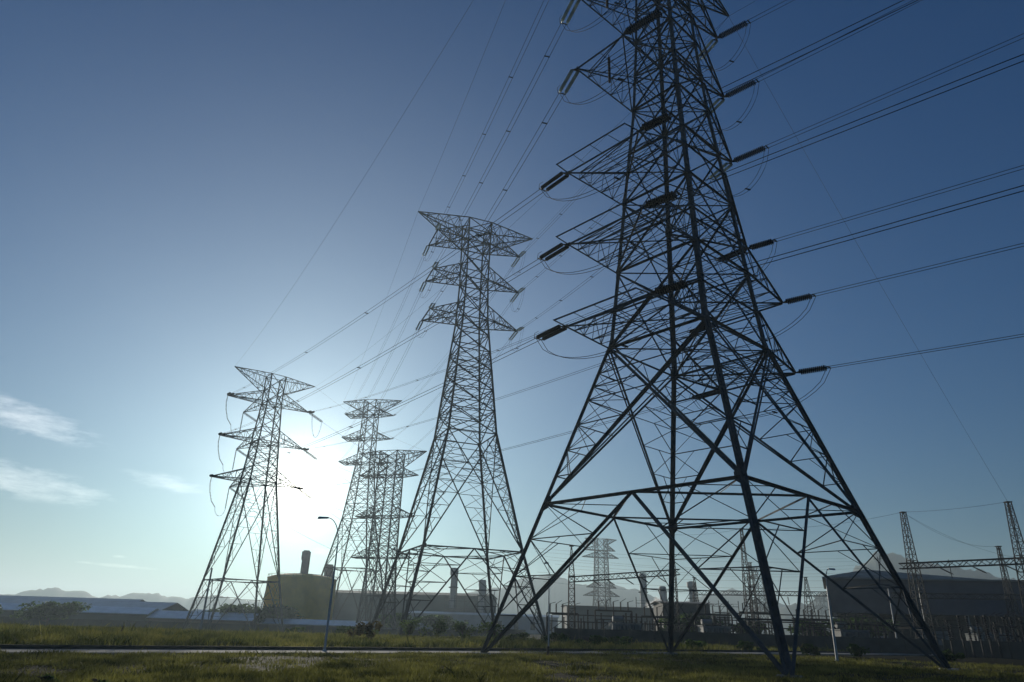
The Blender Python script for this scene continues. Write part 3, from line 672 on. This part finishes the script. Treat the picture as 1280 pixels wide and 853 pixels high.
# post insulators in rows
pm = MB(); pm.bar((0, 0, 0), (0, 0, 1.35), .14); ps = MB()
for j in range(10): ps.lathe((0, 0, 1.36 + j * .16), [(.07, 0), (.17, .05), (.07, .15)], 8)
pc = MB(); pc.box(-.16, .16, -.1, .1, 2.97, 3.1)
pm, ps, pc = pm.mesh('stand', GM), ps.mesh('porcelain', PORC), pc.mesh('cap', GM)
def post(x, y, label, group, sc=1.0):
    r = empty('post_insulator', (x, y, ground_z(x, y))); tag(r, label, 'insulator', group); r.scale = (1, 1, sc)
    obj('stand', pm, r); obj('porcelain', ps, r); obj('cap', pc, r)
for k in range(22): post(10.5 + k * 1.05 + rnd.uniform(-.2, .2), 108 + rnd.uniform(-.5, .5), 'dark post insulator in the front row left of the far leg', 'front left row of post insulators', rnd.uniform(.85, 1.05))
for k in range(16): post(12 + k * 1.5 + rnd.uniform(-.3, .3), 122 + rnd.uniform(-.5, .5), 'dark post insulator in the rear row left of the far leg', 'rear left row of post insulators', rnd.uniform(.95, 1.15))
for k in range(20): post(36 + k * 1.3 + rnd.uniform(-.3, .3), 112 + rnd.uniform(-.6, .6), 'dark post insulator in the middle row between the tower legs', 'middle row of post insulators', rnd.uniform(.85, 1.2))
for k in range(18): post(51 + k * 1.05 + rnd.uniform(-.15, .15), 84 + rnd.uniform(-.3, .3), 'dark post insulator in the near row at the right edge', 'right row of post insulators', rnd.uniform(1.15, 1.45))
for k in range(12): post(56 + k * 1.4, 92, 'dark post insulator in the second row at the right edge', 'second right row of post insulators', rnd.uniform(1.1, 1.3))
for k in range(24): post(8 + k * 2.2 + rnd.uniform(-.5, .5), 128 + rnd.uniform(-1.5, 1.5), 'tall dark post insulator in the farthest row of the substation', 'farthest row of post insulators', rnd.uniform(1.2, 1.7))
def portal(x, y, w_, h, label):
    g = ground_z(x, y); r = empty('switch_frame', (x, y, g)); tag(r, label, 'switchgear', 'steel switch frames of the substation')
    mb = MB()
    for q in (0, w_ / 2, w_): mb.bar((q, 0, 0), (q, 0, h), .2)
    mb.bar((0, 0, h), (w_, 0, h), .24); mb.bar((0, 0, h * .72), (w_, 0, h * .72), .14); mb.bar((0, 0, h * .3), (w_ / 2, 0, h * .72), .1); mb.bar((w_, 0, h * .3), (w_ / 2, 0, h * .72), .1); mb.build('frame', GM, r)
    for q in range(5):
        mb = MB(); xx = w_ * (q + .5) / 5
        for j in range(8): mb.lathe((xx, 0, h + .13 + j * .16), [(.07, 0), (.16, .05), (.07, .15)], 7)
        mb.bar((xx, 0, h + 1.4), (xx + .9, 0, h + 1.65 + .3 * (q % 2)), .07); mb.build('insulator', PORC, r)
PL = ['left of the slim mast', 'between the slim mast and far leg', 'just left of the far leg', 'right of the far leg', 'behind the taller mast pair', 'behind the near leg', 'below the hall corner', 'in front of the hall', 'under the right gantry beam', 'at the right edge']
for k, (x, y, w_, h) in enumerate([(7, 118, 5, 4.2), (15, 120, 6, 4.8), (22, 117, 5, 4.0), (31, 119, 6, 4.6), (39, 121, 6, 5.2), (47, 119, 6, 4.4), (55, 121, 6, 4.0), (62, 112, 6, 3.6), (68, 105, 6, 3.8), (60, 90, 6, 3.4)]): portal(x, y, w_, h, 'dark steel switch frame with insulators ' + PL[k])
# transformers
def transformer(x, y, label):
    r = empty('transformer', (x, y, ground_z(x, y)), .1); tag(r, label, 'transformer', 'substation transformers')
    mb = MB(); mb.box(-2, 2, -1.1, 1.1, .3, 2.6); mb.box(-2.1, 2.1, -1.2, 1.2, 2.602, 2.7); mb.build('tank', TRM, r)
    mb = MB()
    for k in range(9): mb.box(-1.8 + k * .42, -1.72 + k * .42, -1.75, -1.15, .6, 2.4)
    mb.build('radiator', TRM, r)
    mb = MB(); mb.lathe((-1.4, 0, 3.3), [(.35, 0)], 10) if False else mb.tube([(-1.6, .5, 3.2), (-.1, .5, 3.2)], .35, 12); mb.bar((-1.2, .5, 2.7), (-1.2, .5, 3), .1); mb.build('conservator', TRM, r)
    for k in range(3):
        mb = MB()
        for j in range(8): mb.lathe((.1 + k * .75, -.3, 2.71 + j * .16), [(.08, 0), (.17, .05), (.08, .15)], 8)
        mb.build('bushing', PORC, r)
TRM = mat('transformer_paint', (.16, .18, .17), .6, 0, .15, 1.5)
transformer(17, 103, 'grey transformer behind the wall, left of the far leg')
transformer(30, 105, 'grey transformer behind the wall, just right of the far leg')
transformer(47, 100, 'grey transformer behind the wall, between the near and right legs')
transformer(64, 98, 'grey transformer near the right edge')

# boundary wall of the substation
WALL = mat('grimy_wall', (.055, .06, .05), .9, 0, .35, .35)
def wall(p, q, h, label, step=3.0, m=WALL, t=.15):
    p, q = Vector(p), Vector(q); r = empty('boundary_wall', (p.x, p.y, 0)); tag(r, label, 'wall')
    n = int((q - p).length / step); a = MB(); b = MB(); d = q - p
    for i in range(n):
        c0, c1 = d * (i / n), d * ((i + 1) / n); g = min(ground_z(p.x + c0.x, p.y + c0.y), ground_z(p.x + c1.x, p.y + c1.y))
        ax = d.normalized(); nn = Vector((-ax.y, ax.x, 0)) * t / 2
        u0, u1 = c0 + ax * .13, c1 - ax * .13
        a.hexa([tuple(v + Vector((0, 0, zz))) for zz in (g - .5, g + h) for v in (u0 - nn, u1 - nn, u1 + nn, u0 + nn)])
        b.bar(c0 + Vector((0, 0, g - .5)), c0 + Vector((0, 0, g + h + .12)), .22)
    a.build('panel', m, r); b.build('post', m, r)
wall((6.5, 92, 0), (53, 92, 0), 1.75, 'low grimy boundary wall of the substation behind the far leg')
wall((53.5, 90, 0), (72, 62, 0), 1.75, 'low boundary wall running to the right edge')
HEDGE = mat('dark_fence_sheeting', (.025, .035, .03), .95, 0, .3, .2, spec=.05)
wall((-190, 186, 0), (-40, 206, 0), 2.5, 'long dark fence in front of the left sheds', 6, HEDGE)
wall((-39.5, 206, 0), (6, 190, 0), 2.0, 'dark fence behind the distant twin towers', 6, HEDGE)

# ---------------------------------------------------------------- buildings
ROOFW = mat('pale_metal_roof', (.68, .72, .76), .4, .2, .15, .4)
ROOFB = mat('blue_grey_roof', (.38, .43, .47), .45, .2, .15, .3)
CLAD = mat('grey_cladding', (.115, .11, .125), .85, 0, .2, .18, spec=.1)
CLADL = mat('pale_cladding', (.34, .36, .37), .7, 0, .12, .3)
SHED = mat('shed_wall', (.06, .08, .075), .8, 0, .25, .3)
WIN = mat('dark_window', (.03, .035, .04), .2, 0, .2, 1)
STK = mat('stack_steel', (.3, .29, .27), .6, .1, .15, .6)
TANK = mat('ochre_tank_paint', (.95, .42, .035), .8, 0, .2, .25)
def gable(name, label, p, q, depth, h, rise, rm, wm=SHED, wins=0, over=.6):
    """long shed: front wall from p to q, ridge parallel to it"""
    p, q = Vector((*p, 0)), Vector((*q, 0)); d = q - p; Lh = d.length; ang = math.atan2(d.y, d.x)
    gz = min(ground_z(*p.xy), ground_z(*q.xy)); r = empty(name, (p.x, p.y, gz), ang); tag(r, label, 'building')
    mb = MB(); mb.box(0, Lh, 0, depth, -.5, h)
    mb.add([(0.002, 0, h), (.002, depth, h), (.002, depth / 2, h + rise), (Lh - .002, 0, h), (Lh - .002, depth, h), (Lh - .002, depth / 2, h + rise)], [(0, 1, 2), (3, 5, 4), (0, 2, 5, 3), (1, 4, 5, 2)])
    mb.build('wall', wm, r)
    mb = MB(); o = over; sl = rise / (depth / 2); t = .12
    for y0, y1, z0, z1 in ((-o, depth / 2, h - o * sl, h + rise), (depth + o, depth / 2, h - o * sl, h + rise)):
        mb.hexa([(-o, y0, z0 + .05), (Lh + o, y0, z0 + .05), (Lh + o, y1, z1 + .05), (-o, y1, z1 + .05), (-o, y0, z0 + .05 + t), (Lh + o, y0, z0 + .05 + t), (Lh + o, y1, z1 + .05 + t), (-o, y1, z1 + .05 + t)])
    mb.build('roof', rm, r)
    for k in range(wins):
        x = Lh * (k + .5) / wins; mb = MB(); mb.box(x - .9, x + .9, -.03, .05, h * .35, h * .75); mb.build('window', WIN, r)
    return r
gable('long_shed', 'long low shed with blue grey roof at the far left edge', (-215, 262), (-128, 250), 16, 6.2, 2.6, ROOFB)
gable('long_shed', 'long shed with gabled right end in the middle row on the left', (-145, 222), (-101, 215), 18, 4.8, 2.8, ROOFB)
gable('small_shed', 'low pale roofed shed behind the left fence', (-150, 203), (-98, 204), 9, 4.3, 1.5, ROOFW)
gable('small_shed', 'pale roofed shed with brown gable left of the leftmost tower', (-97, 204), (-70, 206), 10, 3.5, 1.7, ROOFW, mat('brown_gable', (.16, .1, .07), .8))
gable('small_shed', 'pale roofed shed in front of the ochre tank', (-69.5, 212), (-40, 216), 9, 2.9, 1.2, ROOFW)
gable('small_shed', 'low grey shed between the sheds and the leftmost tower', (-100, 235), (-78, 232), 10, 5.0, 1.0, ROOFB)
gable('power_hall', 'long dark hall behind the distant twin towers', (-86, 342), (-8, 330), 30, 16.2, 1.6, mat('dark_roof', (.07, .085, .08), .9), mat('dark_hall_wall', (.08, .1, .09), .8, 0, .2, .1))
hall = gable('workshop', 'pale low workshop with small windows behind the middle tower', (-38, 300), (22, 296), 16, 7.6, .8, ROOFB, CLADL, wins=9)
gable('workshop', 'flat blue grey block left of the far tower leg', (20, 231), (48, 231), 18, 8.8, .3, mat('block_roof', (.07, .09, .1), .9), mat('block_wall', (.06, .08, .085), .85, 0, .2, .2), wins=0)
gable('control_house', 'dark square control house behind the far tower leg', (30.5, 140), (39.5, 140), 9, 7.0, .4, mat('control_roof', (.08, .08, .08), .8), mat('control_wall', (.09, .09, .085), .85))
# large hall on the right
def big_hall():
    ang = -R_(24); r = empty('large_hall', (62.5, 140, ground_z(62, 140)), ang); tag(r, 'large dark grey clad hall with pale hipped roof at the right', 'building')
    Lh, dp, h0, h1 = 66, 34, 6.3, 12.9
    mb = MB(); mb.hexa([(0, 0, h0), (Lh, 0, h0), (Lh, dp, h0), (0, dp, h0), (0, 0, h1 - .2), (Lh, 0, h1 - 1.2), (Lh, dp, h1 - 1.2), (0, dp, h1 - .2)]); mb.build('cladding', CLAD, r)
    mb = MB(); mb.add([(-.6, -.6, h1 - .15), (Lh + .6, -.6, h1 - 1.15), (Lh + .6, dp + .6, h1 - 1.15), (-.6, dp + .6, h1 - .15), (8, 14, h1 + 2.3), (17, 14, h1 + .1), (-.6, -.6, h1 - .45), (Lh + .6, -.6, h1 - 1.45), (Lh + .6, dp + .6, h1 - 1.45), (-.6, dp + .6, h1 - .45)],
        [(0, 1, 5, 4), (1, 2, 5), (2, 3, 4, 5), (3, 0, 4), (6, 7, 1, 0), (7, 8, 2, 1), (8, 9, 3, 2), (9, 6, 0, 3), (9, 8, 7, 6)]); mb.build('roof', mat('hall_roof', (.3, .27, .23), .95, 0, .2, .3, spec=.03), r)
    mb = MB(); mb.box(1.2, Lh - 1, 5, dp - 1, -1, h0 - .003); mb.build('lower_storey', mat('lower_wall', (.07, .07, .07), .85), r)
    for k in range(10):
        x = .6 + k * 7.2; mb = MB(); mb.box(x, x + .5, .4, .9, -1, h0 - .004); mb.build('column', CONC, r)
    for k in range(6):
        x = 5 + k * 10; mb = MB(); mb.box(x, x + 4.5, 4.93, 5.0 - .003, 1.2, 3.6); mb.build('window', mat('hall_window', (.2, .23, .25), .3) if k == 0 else bpy.data.materials['hall_window'], r)
    mb = MB()
    for k in range(14): mb.box(k * 4.7 + .4, k * 4.7 + .46, -.05, -.003, h0 + .1, h1 - 1.3)
    mb.build('panel_joint', CLAD, r)
    for k, (x, hh) in enumerate(((10, 3.0), (22, 2.4))):
        mb = MB(); mb.bar((x, 5, h1), (x, 5, h1 + hh + 1), .12); mb.bar((x - .8, 5, h1 + hh + .6), (x + .8, 5, h1 + hh + .6), .08); mb.build('roof_mast', GM, r)
big_hall()
# ochre tank
def tank():
    r = empty('storage_tank', (-70, 252, ground_z(-70, 252))); tag(r, 'large ochre cylindrical storage tank under the sun', 'tank')
    mb = MB(); mb.lathe((0, 0, 0), [(11.6, 0), (11.6, 17.0)], 48); mb.build('shell', TANK, r, smooth=False)
    mb = MB(); mb.lathe((0, 0, 17.002), [(11.7, 0), (11.7, .25), (9.5, 1.0), (5, 1.7), (.6, 1.95)], 48); mb.build('roof', TANK, r)
    mb = MB(); pts = [(11.6 * math.cos(a / 24 * math.pi * 2), 11.6 * math.sin(a / 24 * math.pi * 2), 18.2) for a in range(25)]
    mb.tube(pts, .06, 4)
    for p in pts[:-1]: mb.bar((p[0], p[1], 17.1), p, .06)
    mb.build('railing', STEEL2, r)
tank()
def stack(x, y, h, rad, label, flare=1.25, platform=True, z0=None):
    g = ground_z(x, y); r = empty('chimney_stack', (x, y, g)); tag(r, label, 'chimney', 'exhaust stacks of the power station'); h = h - g
    mb = MB(); mb.lathe((0, 0, 0), [(rad * 1.1, 0), (rad, h * .3), (rad, h * .86)], 20); mb.build('shaft', STK, r)
    mb = MB(); mb.lathe((0, 0, 0), [(rad, h * .86), (rad * flare, h * .9), (rad * flare, h * .985), (rad * .9, h * .986), (rad * .9, h)], 20); mb.build('cap', STK, r)
    if platform:
        mb = MB(); mb.lathe((0, 0, 0), [(rad * 1.02, h * .68), (rad * 1.55, h * .685), (rad * 1.55, h * .70), (rad * 1.02, h * .705)], 20); mb.build('platform', STEEL2, r)
        mb = MB(); mb.box(rad * 1.0, rad * 1.25, -.3, .3, 0, h * .9); mb.build('ladder', STEEL2, r)
stack(-83.5, 301, 28.4, 1.45, 'wide exhaust stack rising above the ochre tank')
stack(-70.5, 290, 22.3, 1.6, 'exhaust stack at the right side of the ochre tank', 1.1)
stack(-22.1, 318, 24.6, 1.35, 'exhaust stack with flared top left of centre', 1.35)
stack(-9.5, 318, 20, 1.5, 'plain exhaust stack right of the flared one', 1.1)
stack(61.3, 320, 25, 1.35, 'round topped exhaust stack left of the far tower leg', 1.2)
stack(65.6, 300, 18.7, 1.3, 'short exhaust stack with wide platform beside the far tower leg', 1.1)
stack(82.9, 320, 22.3, 1.3, 'exhaust stack with flared top right of the far tower leg', 1.6)
BOIL = mat('boiler_casing', (.09, .09, .085), .85, 0, .25, .3)
def plant_block(x, y, label):
    g = ground_z(x, y); r = empty('boiler_block', (x, y, g)); tag(r, label, 'plant building')
    mb = MB(); mb.box(0, 12, 0, 9, 0, 9.5); mb.hexa([(-7, 1, 0), (0, 1, 0), (0, 8, 0), (-7, 8, 0), (-7, 1, 6), (-.003, 1, 9), (-.003, 8, 9), (-7, 8, 6)]); mb.build('casing', BOIL, r)
    mb = MB()
    for z in (4, 9.6, 12.6):
        mb.box(-1, 16, -1.4, -.01, z, z + .2)
        for k in range(9): mb.bar((-1 + k * 2.1, -1.4, z), (-1 + k * 2.1, -1.4, z + 1.1), .1)
        mb.bar((-1, -1.4, z + 1.1), (16, -1.4, z + 1.1), .1)
    for k in range(5): mb.bar((-.9 + k * 4.2, -1.3, 0), (-.9 + k * 4.2, -1.3, 15), .3)
    for k in range(4): mb.bar((-.9 + k * 4.2, -1.3, 5 * (k % 3)), (3.3 + k * 4.2, -1.3, 5 * (k % 3) + 4.8), .2)
    mb.build('walkway', STEEL2, r)
plant_block(-24, 312, 'boiler block with walkways between the two left stacks')
plant_block(56, 305, 'boiler block with walkways below the short stack')
plant_block(84, 312, 'boiler block with walkways right of the far tower leg')
# steam puff
STEAM = bpy.data.materials.new('steam'); STEAM.use_nodes = True; t_ = STEAM.node_tree; t_.nodes.remove(t_.nodes['Principled BSDF'])
pv = t_.nodes.new('ShaderNodeVolumePrincipled'); pv.inputs['Color'].default_value = (1, 1, 1, 1); pv.inputs['Density'].default_value = .25; pv.inputs['Anisotropy'].default_value = .5
t_.links.new(pv.outputs[0], t_.nodes['Material Output'].inputs['Volume'])
bm = bmesh.new(); bmesh.ops.create_icosphere(bm, subdivisions=3, radius=1)
for v in bm.verts:
    n_ = v.co.normalized(); f = 1 + .22 * math.sin(n_.x * 5 + n_.z * 3) + .15 * math.sin(n_.y * 7 + 1)
    v.co = Vector((n_.x * 3.0 * f + n_.z * 1.6, n_.y * 2.2 * f, n_.z * 2.4 * f))
me = bpy.data.meshes.new('steam_cloud'); bm.to_mesh(me); bm.free(); me.materials.append(STEAM); o = obj('steam_cloud', me); o.location = (60.5, 292, 11.5); tag(o, 'small white puff of steam beside the short stack', 'steam', kind='stuff')

# ---------------------------------------------------------------- lamp posts and small posts
def lamp_post(x, y, h, label, reach, dirx, w=.09, diry=0.0):
    g = ground_z(x, y); r = empty('street_lamp', (x, y, g)); tag(r, label, 'lamp post', 'street lamps by the road'); h -= g
    mb = MB(); mb.tube([(0, 0, 0), (0, 0, h * .5), (0, 0, h * .8)], w, 10, w * .5); mb.lathe((0, 0, 0), [(w * 2, 0), (w * 2, .04), (w * 1.1, .12)], 10); mb.build('pole', POLE, r)
    mb = MB(); pts = [Vector((dirx * reach * (1 - math.cos(a)), diry * reach * (1 - math.cos(a)), h * .8 + (h * .2) * math.sin(a))) for a in [i * math.pi / 16 for i in range(9)]]
    mb.tube(pts, w * .42, 8, w * .32); mb.build('arm', POLE, r)
    e = pts[-1]; mb = MB(); mb.hexa([tuple(e + Vector(v)) for v in [(-.02 * dirx, -.05, -.05), (dirx * .6, -.12, -.08), (dirx * .6, .12, -.08), (-.02 * dirx, .05, -.05), (-.02 * dirx, -.05, .05), (dirx * .55, -.08, .05), (dirx * .55, .08, .05), (-.02 * dirx, .05, .05)]]); mb.build('lamp_head', POLE, r)
lamp_post(-9.7, 41.2, 7.15, 'curved street lamp left of centre, below the sun', .75, -1, .07)
lamp_post(3.1, 50, 5.75, 'slim straight street lamp just left of the far leg', .12, -.5, .055, .3)
lamp_post(23.6, 52.8, 6.2, 'pale street lamp between the near leg and the right leg', .35, .8, .095)
def pole(x, y, h, w, label, m=POLE, cap=.0, lean=(0, 0)):
    g = ground_z(x, y); r = empty('utility_pole', (x, y, g)); tag(r, label, 'pole', 'plain poles'); h -= g
    mb = MB(); mb.tube([(0, 0, -.3), (lean[0] * .5, lean[1] * .5, h * .5), (lean[0], lean[1], h)], w, 10, w * .7); mb.build('shaft', m, r)
    mb = MB(); mb.lathe((lean[0], lean[1], h), [(w * .9, 0), (w * .9, .05), (w * .3, .09)], 10); mb.build('cap', m, r)
pole(53.7, 101, 8.0, .1, 'thin pale pole in front of the large hall')
pole(58.0, 101, 8.3, .1, 'second thin pale pole right of its twin before the large hall')
pole(-61.5, 152, 10.9, .24, 'thick concrete pole by the left legs of the leftmost tower', CONC)
WOOD = mat('old_wood', (.11, .08, .055), .9, 0, .3, 6)
pole(-25.8, 50.5, .75, .06, 'short leaning wooden stake in the grass at the left', WOOD, lean=(.12, 0))
pole(2.7, 44.0, .5, .1, 'short dark marker stub at the foot of the slim lamp', WOOD)

# ---------------------------------------------------------------- vegetation
def leaves(mb, c, r, n, size, rnd, squash=.75):
    lumps = [(Vector(c) + Vector((rnd.gauss(0, .42) * r[0], rnd.gauss(0, .42) * r[1], rnd.uniform(-.45, .5) * r[2])), rnd.uniform(.3, .55)) for _ in range(max(4, n // 90))]
    for _ in range(n):
        lc, lr = lumps[rnd.randrange(len(lumps))]
        d = Vector((rnd.gauss(0, 1), rnd.gauss(0, 1), rnd.gauss(0, 1))).normalized() * (rnd.random() ** .45)
        p = lc + Vector((d.x * r[0] * lr, d.y * r[1] * lr, d.z * r[2] * lr * squash))
        if p.z < .02: p.z = .05 + abs(p.z) * .2
        a = Vector((rnd.gauss(0, 1), rnd.gauss(0, 1), rnd.gauss(0, .6))).normalized(); b = a.cross(Vector((rnd.gauss(0, 1), rnd.gauss(0, 1), rnd.gauss(0, 1)))).normalized()
        s_ = size * rnd.uniform(.6, 1.3); a *= s_; b *= s_ * .5
        mb.add([tuple(p - a), tuple(p + b), tuple(p + a), tuple(p - b)], [(0, 1, 2, 3)])
def tree(x, y, h, wd, label, seed, m=LEAFD, n=1500, name='tree', group=None, size=None, trunk=.25):
    rnd = random.Random(seed); g = ground_z(x, y); r = empty(name, (x, y, g)); tag(r, label, 'tree' if name == 'tree' else 'shrub', group)
    mb = MB(); th = h * trunk; mb.tube([(0, 0, -.2), (wd * .02, 0, th), (0, wd * .02, h * .6)], max(.04, h * .035), 7, max(.015, h * .012))
    for k in range(7):
        a = rnd.uniform(0, 6.28); z = h * rnd.uniform(.2, .5); mb.tube([(0, 0, z), (math.cos(a) * wd * .18, math.sin(a) * wd * .18, z + h * .13), (math.cos(a) * wd * .36, math.sin(a) * wd * .36, z + h * .2)], max(.02, h * .014), 5, .01)
    mb.build('trunk' if name == 'tree' else 'stem', BARK, r)
    mb = MB(); leaves(mb, (0, 0, h * (.6 if name == 'tree' else .38)), (wd * .5, wd * .5, h * (.42 if name == 'tree' else .55)), n if name == 'tree' else int(n * 1.3), size or .35, rnd); mb.build('crown' if name == 'tree' else 'foliage', m, r)
trees = [(-109, 178, 7.4, 14, 'round bushy tree at the far left behind the grass'), (-131, 184, 6.6, 9, 'bushy tree cut by the left edge'),
         (-76, 215, 8.6, 14, 'dark tree left of the leftmost tower legs'), (-66, 222, 8.8, 15, 'dark tree behind the left legs of the leftmost tower'),
         (-86, 218, 7.0, 10, 'lower dark tree right of the brown gabled shed'),
         (-33, 236, 7.5, 12, 'dark tree behind the foot of the distant twin towers'),
         (-20, 235, 6.5, 12, 'dark tree behind the left foot of the middle tower')]
for i, (x, y, h, w_, lb) in enumerate(trees): tree(x, y, h, w_, lb, i + 20, n=2600, size=.5, group='trees beyond the field')
for i, (x, y, h, w_) in enumerate([(34, 131, 5.5, 7), (43, 128, 4.2, 6), (54, 128, 5.2, 8), (62, 126, 5.6, 8), (30, 128, 4.6, 6)]):
    tree(x, y, h, w_, ['dark tree behind the far tower leg', 'low dark tree between the gantry masts', 'dark tree left of the large hall corner', 'dark tree below the corner of the large hall', 'small dark tree left of the far tower leg'][i], i + 60, n=1800, size=.4, group='trees in the substation')
shr = [(-10.5, 84, 2.2, 2.6), (-7.5, 86, 2.6, 3.0), (-4.5, 84, 2.0, 2.6), (-1, 82, 2.1, 3.2), (2, 80, 1.6, 2.6), (-14, 78, 1.5, 2.2), (-12, 60, 1.9, 2.0), (-10.3, 58, 2.1, 1.9), (5.0, 70, 1.6, 2.4), (8.5, 72, 1.5, 2.6),
       (12, 74, 1.4, 2.6), (28, 68, 1.3, 1.8), (31.5, 66, 1.5, 1.8), (36, 60, 1.2, 1.5), (24, 74, 1.3, 2.2), (-19, 92, 1.7, 2.8), (-28, 100, 1.6, 3), (18.5, 72, 1.2, 2.2)]
SL = ['leafy shrub at the left foot of the middle tower', 'tallest bright shrub below the middle tower', 'bright shrub between the feet of the middle tower', 'spreading shrub near the right foot of the middle tower', 'low shrub left of the big tower left foot',
      'low brown shrub left of the middle tower foot', 'dry brownish shrub right of the curved lamp', 'taller dry shrub right of the curved lamp', 'low shrub beside the slim lamp', 'low shrub right of the slim lamp', 'low shrub left of the far leg', 'small shrub right of the far leg',
      'small shrub left of the near leg', 'small shrub by the right leg foot', 'low shrub behind the far leg', 'low shrub under the distant towers', 'low shrub right of the leftmost tower', 'dark low shrub by the far leg foot']
for i, (x, y, h, w_) in enumerate(shr): tree(x, y, h * (1.3 if i < 4 else 1), w_, SL[i], i + 90, LEAF if i < 6 else (DRY if i in (6, 7) else LEAFD), n=260 if i in (6, 7) else 650, name='shrub', group='shrubs in the field', size=.14, trunk=.2)

def blades(name, label, n, dmin, dmax, hmin, hmax, wdt, m, side, seed, azr=(-41, 41), power=1.0):
    rnd = random.Random(seed); vs = []; fs = []; k = 0; c = 0
    from mathutils import noise as mn
    def dens(x, y):
        v = .72 + .75 * mn.noise(Vector((x * .16, y * .16, seed))) + .7 * mn.noise(Vector((x * .7, y * .7, seed + 4.0)))
        return max(0.0, min(1.0, v))
    while c < n:
        u = rnd.random(); d = dmin * (dmax / dmin) ** (u ** power); a = R_(rnd.uniform(*azr)); x, y = d * math.sin(a), d * math.cos(a)
        q = (Vector((x, y, 0)) - R0).dot(RN)     # >0: near side of the road edge
        if side == 'near' and q < (3.45 if x < -4 else max(.5, 3.45 - (x + 4) * .6)): continue
        if side == 'far' and q > -.4: continue
        if side == 'far' and q > -2.0 and rnd.random() < .75: continue
        if side == 'far' and y > 91 and x > 5: continue
        dd = dens(x, y)
        if rnd.random() > .06 + 1.0 * dd * dd: continue
        h = rnd.uniform(hmin, hmax) * (.35 + 1.1 * dd) * (1.7 if rnd.random() < .02 else 1); g = ground_z(x, y) - .06; an = rnd.uniform(0, 6.28); w_ = wdt * rnd.uniform(.6, 1.4) * (1 + d / dmax)
        lx, ly = rnd.gauss(0, .35) * h, rnd.gauss(0, .35) * h; cx_, sx_ = math.cos(an) * w_, math.sin(an) * w_
        vs += [(x - cx_, y - sx_, g), (x + cx_, y + sx_, g), (x + lx * .4 + cx_ * .6, y + ly * .4 + sx_ * .6, g + h * .6), (x + lx, y + ly, g + h), (x + lx * .4 - cx_ * .6, y + ly * .4 - sx_ * .6, g + h * .6)]
        fs.append((k, k + 1, k + 2, k + 3, k + 4)); k += 5; c += 1
    me = bpy.data.meshes.new(name); me.from_pydata(vs, [], fs); me.materials.append(m); o = obj(name, me); tag(o, label, 'grass', kind='stuff')
blades('grass', 'short dark green grass in the foreground before the road', 260000, 13, 66, .07, .20, .010, GRASS, 'near', 1)
blades('tall_grass', 'rough yellow green grass beyond the road', 130000, 30, 185, .2, .5, .024, GRASSF, 'far', 2)

for x, y, lb in ((-10.3, 17.3, 'bright green weed at the bottom edge of the picture'), (-8.9, 17.0, 'taller bright weed right of its neighbour at the bottom edge'), (24.5, 45.5, 'small pale green weed beside the right leg foot')):
    tree(x, y, .38, .42, lb, int(x * 7) + 400, LEAF, n=110, name='weed', group='weeds in the foreground', size=.07, trunk=.1)
slab = MB(); rs_ = random.Random(2)
for i in range(9):
    cx_, cy_ = -8.4 + i * .27, 16.55 + rs_.uniform(-.15, .15); a_ = rs_.uniform(0, 1)
    slab.lathe((cx_, cy_, -.08), [(rs_.uniform(.16, .3), 0), (rs_.uniform(.14, .26), .16 + rs_.random() * .02)], 6)
tag(slab.build('broken_concrete', mat('pale_rubble', (.5, .46, .42), .9, 0, .2, 3)), 'strip of pale broken concrete at the bottom edge, left of centre', 'rubble')
# step bolts up the near leg of the nearest tower
mb = MB()
for i in range(110):
    z = 2.2 + i * .42; c_ = A.corner(0, z); d_ = Vector((-1, 0, 0)) if i % 2 else Vector((0, -1, 0)); mb.bar(c_, c_ + d_ * .22, .03)
mb.build('step_bolts', STEEL, A.root)
# ---------------------------------------------------------------- haze
HZ = bpy.data.materials.new('haze'); HZ.use_nodes = True; t_ = HZ.node_tree; t_.nodes.remove(t_.nodes['Principled BSDF'])
pv = t_.nodes.new('ShaderNodeVolumePrincipled'); pv.inputs['Color'].default_value = (.72, .89, .97, 1); pv.inputs['Density'].default_value = .00045; pv.inputs['Anisotropy'].default_value = .42
t_.links.new(pv.outputs[0], t_.nodes['Material Output'].inputs['Volume'])
mb = MB(); mb.box(-4500, 4500, -4500, 4500, -5.5, 138); o = mb.build('haze', HZ); tag(o, 'thin pale morning haze over the whole plain', 'haze', kind='stuff')
